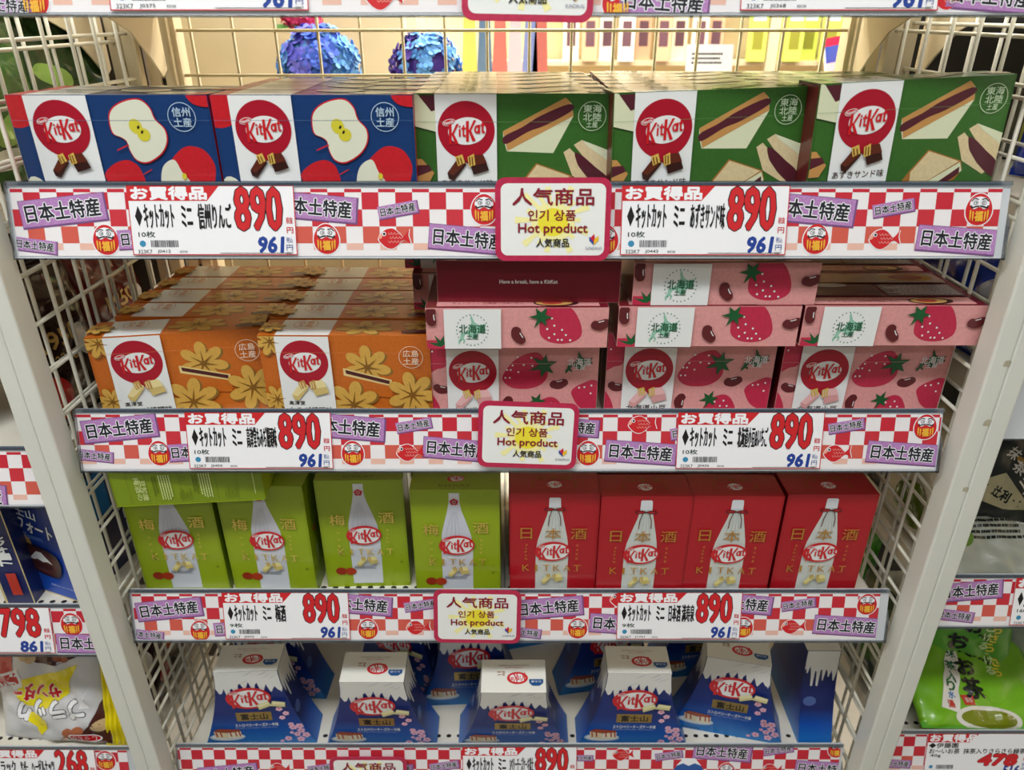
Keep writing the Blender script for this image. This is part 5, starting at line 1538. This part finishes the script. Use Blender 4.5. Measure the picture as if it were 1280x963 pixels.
bag('matcha_bag', 'black matcha bag with white lettering leaning in the right bay', 'bag', (.622, .745, zm), (R(-12), R(8), R(-4)), .185, .175, .030, BKF, [('white_lettering', matcha), ('gold_label', mlab), ('cream_fan', mfan), ('small_print', msm)], 'matcha bags in the right bay', seed=51, seal=BKF)
bag('matcha_bag', 'grey printed bag lying beneath the black matcha bag', 'bag', (.585, .690, zm + .006), (R(-48), R(2), R(4)), .13, .075, .010, film((150, 152, 140), .4, .06), [('small_print', lambda A: (blurb(A, .02, .07, .09, .05, 7, TXB, 5), A.ell(-.035, .05, .010, .012, film((90, 120, 40)))))], 'matcha bags in the right bay', seed=52)
bag('matcha_bag', 'olive and orange printed bag at the right picture edge', 'bag', (.720, .690, zm + .004), (R(-48), R(-2), R(-4)), .12, .07, .012, film((120, 130, 60), .3, .2), [('orange_print', lambda A: A.ell(0, .06, .05, .02, film((190, 120, 50))))], 'matcha bags in the right bay', seed=53)
bag('matcha_bag', 'white and olive bag beyond the right wire at mid height', 'bag', (.525, .780, zm), (R(-3), 0, R(-83)), .14, .19, .03, film((196, 192, 168), .35, .05), [('lettering', txt('美味', -.02, .13, .04, .04, TXB)), ('green_print', lambda A: A.ell(0, .05, .04, .03, film((96, 120, 40))))], 'matcha bags in the right bay', seed=54)
bag('matcha_bag', 'black bag at the rear of the right bay, mid height', 'bag', (.527, .935, zm), (R(-3), 0, R(-82)), .13, .19, .03, BKF, group='matcha bags in the right bay', seed=55)
BLF = film((30, 60, 160), .2, .1); GRF = film((170, 172, 178), .3, .05); NVF = film((36, 34, 110), .25, .1)
zb = ZR[1] - .026
bag('snack_bag', 'blue bag with white swirl beyond the right wire, upper', 'bag', (.528, .790, zb), (R(-3), 0, R(-82)), .14, .17, .035, BLF, [('white_swirl', lambda A: (A.ell(.04, .05, .04, .05, GRF), A.ell(-.04, .13, .03, .02, WTF)))], 'blue and grey bags in the right bay', seed=61)
bag('snack_bag', 'navy bag with gold panel beyond the right wire', 'bag', (.527, .945, zb), (R(-3), 0, R(-82)), .14, .18, .03, NVF, [('gold_panel', lambda A: A.rect(-.06, .06, .02, .05, film((150, 120, 60)))), ('lettering', txt('N', -.03, .08, .02, .02, WTF))], 'blue and grey bags in the right bay', seed=62)
bag('snack_bag', 'pale grey bag at the right picture edge, second shelf', 'bag', (.672, .76, zb), (R(-10), 0, R(-10)), .12, .16, .03, GRF, [('lettering', txt('チョコ', 0, .08, .06, .02, NVF))], 'blue and grey bags in the right bay', seed=63)
z1 = ZR[0] - .026
bag('snack_bag', 'blue glossy bag beside the tilted sandwich box, right bay', 'bag', (.612, .80, z1 - .0), (R(-8), 0, R(-50)), .15, .06, .03, BLF, group='blue and grey bags in the right bay', seed=64)
bag('snack_bag', 'dark bag with yellow print at the top right corner', 'bag', (.66, .90, z1), (R(-6), 0, R(-50)), .16, .13, .03, film((38, 42, 34), .3, .1), [('yellow_print', lambda A: A.rect(-.06, .05, .02, .05, film((150, 150, 50))))], seed=65)

# ------------------------------------------------------------------ the next aisle, seen through the wire grid
M_PAN = mat('cream_partition', (232, 216, 176), .6, noise=.05, nscale=6)
mb = MB(); mb.box(-.95, -.20, 1.52, 1.56, .2, 2.1, M_PAN); mb.build('panel_board').name = 'display_partition'
o = bpy.data.objects['display_partition']; tag(o, 'cream partition board behind the flowers, beyond the wire grid', 'partition')
mb = MB(); mb.box(-.72, -.66, 1.40, 1.44, .2, 2.1, M_BEIGE); mb.box(-.645, -.625, 1.38, 1.42, .2, 2.1, M_BEIGE); mb.box(-.612, -.604, 1.38, 1.42, .2, 2.1, mat('grey_blue_trim', (176, 184, 196), .4)); o = mb.build('partition_post'); tag(o, 'beige and grey metal post beyond the wire at the left', 'post')
PET = [mat('petal_' + n, c, .6, noise=.15, nscale=80) for n, c in (('sky', (96, 158, 222)), ('blue', (56, 92, 200)), ('violet', (110, 110, 214)), ('purple', (70, 44, 140)), ('pink', (232, 60, 120)))]
M_LEAF = mat('leaf_green', (70, 130, 50), .5, noise=.2); M_STEM = mat('stem_green', (80, 110, 50), .6)


def bouquet(loc, r, label, cols, seed):
    t = empty('hydrangea_bouquet', loc); tag(t, label, 'flowers', 'artificial flowers beyond the wire grid'); rd = random.Random(seed)
    mb = MB()
    core = cols[0]
    for i in range(10):
        for j in range(6):
            f = lambda i, j: (r * .86 * sin(pi * j / 7) * cos(2 * pi * i / 10), r * .7 * sin(pi * j / 7) * sin(2 * pi * i / 10), r * .84 * cos(pi * j / 7))
            mb.face([f(i, j), f(i, j + 1), f(i + 1, j + 1), f(i + 1, j)], core)
    for i in range(210):
        a = rd.uniform(0, 2 * pi); e = math.acos(rd.uniform(-.35, 1)); p = Vector((r * sin(e) * cos(a), r * .8 * sin(e) * sin(a), r * cos(e) * .95)) * rd.uniform(.85, 1.05)
        n = p.normalized(); u = n.orthogonal().normalized(); w = n.cross(u); m = cols[min(len(cols) - 1, int((p.x / r + 1) / 2 * len(cols) + rd.uniform(-.4, .6)))] if len(cols) > 1 else cols[0]
        s = r * .15
        for k in range(4):
            b = k * pi / 2 + a; d = u * cos(b) + w * sin(b); f = n.cross(d)
            mb.face([p, p + d * s * .35 + f * s * .42, p + d * s * .9 + f * s * .48 + n * s * .2, p + d * s * 1.2 + n * s * .35, p + d * s * .9 - f * s * .48 + n * s * .2, p + d * s * .35 - f * s * .42], m)
    mb.build('flower_head', t)
    mb = MB()
    for k in range(5):
        a = k * 1.3 + seed; d = Vector((cos(a), -abs(sin(a)), -.4)); mb.face([(0, 0, -r * .3), tuple(d * r * .7 + Vector((.02, 0, 0))), tuple(d * r * 1.3), tuple(d * r * .7 - Vector((.02, 0, 0)))], M_LEAF)
    mb.build('leaves', t)
    mb = MB(); mb.tube([(0, 0, -r * .2), (.01, 0, -r * 1.6), (0, 0, -r * 3)], .004, M_STEM, 6); mb.build('stem', t)


M_SH = mat('cream_display_shelf', (222, 200, 160), .5)
mb = MB(); mb.box(-.60, .10, 1.22, 1.46, EYE - .36, EYE - .345, M_SH); 
for x in (-.59, .08): mb.box(x, x + .015, 1.23, 1.45, 0, EYE - .36, M_SH)
o = mb.build('display_table'); tag(o, 'cream display table beyond the wire grid, flowers on it', 'table')
ft = EYE - .345
bouquet((-.318, 1.33, ft + .262), .066, 'blue hydrangea bouquet with a pink bloom, left beyond the wire grid', [PET[0], PET[2], PET[1], PET[0]], 3)
bouquet((-.362, 1.42, ft + .335), .034, 'pink bloom above the blue hydrangeas', [PET[4]], 5)
bouquet((-.142, 1.32, ft + .262), .056, 'purple and sky-blue hydrangea bouquet right of the blue one', [PET[3], PET[0], PET[0]], 4)
bouquet((-.045, 1.40, ft + .18), .06, 'pale yellow flowers right of the purple hydrangeas', [mat('petal_pale', (232, 236, 190), .6)], 6)
for x, y, h, lb in ((-.318, 1.33, .10, 'white vase under the blue hydrangeas'), (-.142, 1.32, .10, 'white vase under the purple hydrangeas')):
    mb = MB(); n = 16; prof = [(.0, 0), (.03, 0), (.036, .03), (.028, .07), (.022, h)]
    for (r0, z0), (r1, z1_) in zip(prof, prof[1:]):
        for k in range(n):
            a, b = 2 * pi * k / n, 2 * pi * (k + 1) / n; mb.face([(r0 * cos(a), r0 * sin(a), z0), (r0 * cos(b), r0 * sin(b), z0), (r1 * cos(b), r1 * sin(b), z1_), (r1 * cos(a), r1 * sin(a), z1_)], WHT, True)
    o = mb.build('vase', None, (x, y, ft)); tag(o, lb, 'vase')
# far rack with hanging packets
t = empty('display_rack', (.45, 2.35, 0)); tag(t, 'bright pegboard rack far beyond the wire grid', 'rack')
mb = MB(); mb.box(-.72, 1.3, .1, .13, .3, 2.2, mat('cream_pegboard', (240, 224, 186), .6)); mb.build('pegboard', t)
for i, z in enumerate((EYE + .12, EYE - .14, EYE - .45)):
    mb = MB(); mb.box(-.70, 1.28, -.02, .10, z, z + .012, M_BEIGE); mb.build('shelf_board', t)
for x in (-.72, .28, .62): mb = MB(); mb.box(x, x + .03, -.03, .0, .3, 2.2, M_BEIGE); mb.build('rack_post', t)
PK = [('tan', (222, 200, 168)), ('cream', (232, 220, 190)), ('mauve', (196, 170, 172)), ('white', (232, 228, 216)), ('brown', (196, 160, 128))]
rd = random.Random(11)
for i in range(16):
    x = .17 + i * .052; z = EYE - .128
    nm, c = PK[rd.randrange(5)] if i < 9 else ('lime', (196, 220, 90))
    if i >= 9: x += .06
    mb = MB(); w = .044 if i < 9 else .05; h = .19 if i < 9 else .15
    m = mat('packet_' + nm, c, .45)
    mb.prism([(-w / 2, 0), (w / 2, 0), (w / 2, h), (w * .2, h + .012), (-w * .2, h + .012), (-w / 2, h)], lambda a, b: (a, 0, b), (0, .012, 0), m)
    t = empty('hanging_packet', (x, 2.345 - .03 * (i % 2), z), (R(-3), 0, 0)); tag(t, None, 'packet', 'slim packets on the far rack' if i < 9 else 'lime packets on the far rack')
    ORD = ['first', 'second', 'third', 'fourth', 'fifth', 'sixth', 'seventh', 'eighth', 'ninth']
    t['label'] = '%s slim packet, %s from the left on the far cream rack' % (nm, ORD[i]) if i < 9 else 'lime green packet, %s from the left in the lime run of the far rack' % ORD[i - 9]
    mb.build('packet_body', t)
    A = Art(front()); A.rect(-w * .3, w * .3, h * .2, h * .55, mat('print_dark', (90, 60, 70), .5) if i < 9 else mat('print_olive', (130, 130, 40), .5)); A.rect(-w * .35, w * .35, h * .7, h * .88, WHT); A.build('packet_print', t)
for i in range(9):
    mb = MB(); x = .62 + i * .075; mb.prism([(-.03, 0), (.03, 0), (.026, .11), (-.026, .11)], lambda a, b: (a, 0, b), (0, .02, 0), mat('packet_green', (120, 190, 60), .45)); o = mb.build('packet', None, (x, 2.36, EYE + .134)); tag(o, 'bright green packet, %s from the left, on the upper shelf of the far rack' % ORD[i], 'packet', 'green packets high on the far rack')
# banners and stands nearer
mb = MB()
for x, c, n in ((-.105, (232, 214, 60), 'yellow'), (-.075, (40, 80, 130), 'blue'), (-.045, (230, 70, 60), 'red'), (-.015, (240, 190, 210), 'rose'), (.015, (90, 110, 200), 'cornflower'), (.035, (190, 60, 50), 'brick')):
    mb.prism([(x - .018, 0), (x + .018, 0), (x + .012, .16), (x - .006, .19)], lambda a, b: (a, 0, b), (0, .008, 0), mat('toy_' + n, tuple(int(q * .7 + 70) for q in c), .45))
mb.box(-.14, .07, -.02, .03, -.02, 0, M_SH)
o = mb.build('colourful_folders', None, (.02, 1.60, EYE - .16)); tag(o, 'colourful folded fans standing beyond the wire grid', 'fans')
mb = MB(); mb.box(-.14, .20, 1.56, 1.68, EYE - .20, EYE - .181, M_SH); 
for x in (-.13, .18): mb.box(x, x + .015, 1.58, 1.66, 0, EYE - .20, M_SH)
o = mb.build('display_stand'); tag(o, 'cream stand under the colourful fans', 'stand')
# acrylic trays with price tickets
t = empty('acrylic_tray', (.545, 1.62, EYE - .19)); tag(t, 'clear acrylic tray of small goods beyond the wire, right', 'tray')
AC = clear_mat('acrylic', (235, 240, 240), .12, .05, .7)
mb = MB(); mb.box(-.20, .20, -.10, .10, 0, .004, AC); mb.box(-.20, .20, -.10, -.096, 0, .07, AC); mb.box(-.20, -.196, -.1, .1, 0, .07, AC); mb.box(.196, .20, -.1, .1, 0, .07, AC); mb.build('tray', t)
mb = MB(); mb.box(.30, .80, 1.515, 1.66, EYE - .21, EYE - .192, M_SH)
for x in (.31, .78): mb.box(x, x + .015, 1.53, 1.64, 0, EYE - .21, M_SH)
o = mb.build('display_stand'); tag(o, 'cream stand under the acrylic tray', 'stand')
for x, z, yy, lb in ((.385, .105, 1.555, 'upper white ticket in front of the acrylic tray'), (.345, .05, 1.515, 'lower white ticket in front of the acrylic tray')):
    t = empty('price_ticket', (x, yy, EYE - .190), (R(-10), 0, 0)); tag(t, lb, 'ticket')
    mb = MB(); mb.box(-.045, .045, 0, .003, z - .02, z + .03, WHT); mb.box(-.01, .01, .0, .002, 0, z - .02, AC); mb.build('ticket_card', t)
    A = Art(front()); blurb(A, 0, z + .005, .07, .024, 3, INKB, 4); A.build('ticket_lettering', t)
t = empty('card_box', (.655, 1.535, EYE - .186), (R(-8), R(-12), R(-10))); tag(t, 'slim blue and white card box leaning beside the acrylic tray', 'box')
mb = MB(); mb.box(-.03, .03, 0, .02, 0, .15, WHT); mb.build('carton', t)
A = Art(front()); A.rect(-.03, .03, .105, .135, ink((50, 110, 210))); A.rect(-.03, .03, .135, .15, ink((220, 50, 90))); A.ell(0, .05, .02, .03, ink((110, 160, 70))); A.build('front_print', t)
for i in range(5):
    mb = MB(); mb.box(-.012, .012, -.03, .03, 0, .035, mat('small_goods', (196, 190, 170), .3)); o = mb.build('wrapped_sweet', None, (.44 + i * .06, 1.56, EYE - .185)); tag(o, 'small wrapped sweet, %s from the left in the acrylic tray' % ORD[i], 'sweet', 'sweets in the acrylic tray')
# coloured cut-out display at the right
t = empty('arched_display', (.70, 1.42, EYE - .30), (0, 0, R(-8))); tag(t, 'pink and orange arched cardboard display beyond the wire, right', 'display')
mb = MB(); mb.prism([(-.16, 0), (.16, 0), (.16, .5), (.02, .5), (-.08, .30), (-.16, .1)], lambda a, b: (a, .02, b), (0, .006, 0), mat('hot_pink_card', (232, 70, 130), .5)); mb.build('pink_arch', t)
mb = MB(); mb.prism([(-.12, 0), (.16, 0), (.16, .5), (.10, .48), (.02, .34), (-.06, .16)], lambda a, b: (a, 0, b), (0, .006, 0), mat('orange_card', (244, 176, 60), .5)); mb.build('orange_arch', t)
mb = MB(); mb.prism([(-.02, 0), (.0, 0), (.16, .43), (.15, .46)], lambda a, b: (a, -.004, b), (0, .003, 0), mat('orange_card_edge', (214, 130, 30), .5)); mb.build('edge_strip', t)
mb = MB(); mb.box(.82, .87, 1.72, 1.77, .2, 2.0, mat('maroon_column', (130, 60, 56), .5)); o = mb.build('column_post'); tag(o, 'maroon post left of the pink arched display', 'post')
mb = MB(); mb.box(.53, .9, 1.36, 1.47, EYE - .32, EYE - .302, M_SH)
for x in (.54, .87): mb.box(x, x + .015, 1.38, 1.46, 0, EYE - .32, M_SH)
o = mb.build('display_stand'); tag(o, 'cream stand under the pink arched display', 'stand')
bpy.data.scenes.remove(TXS)
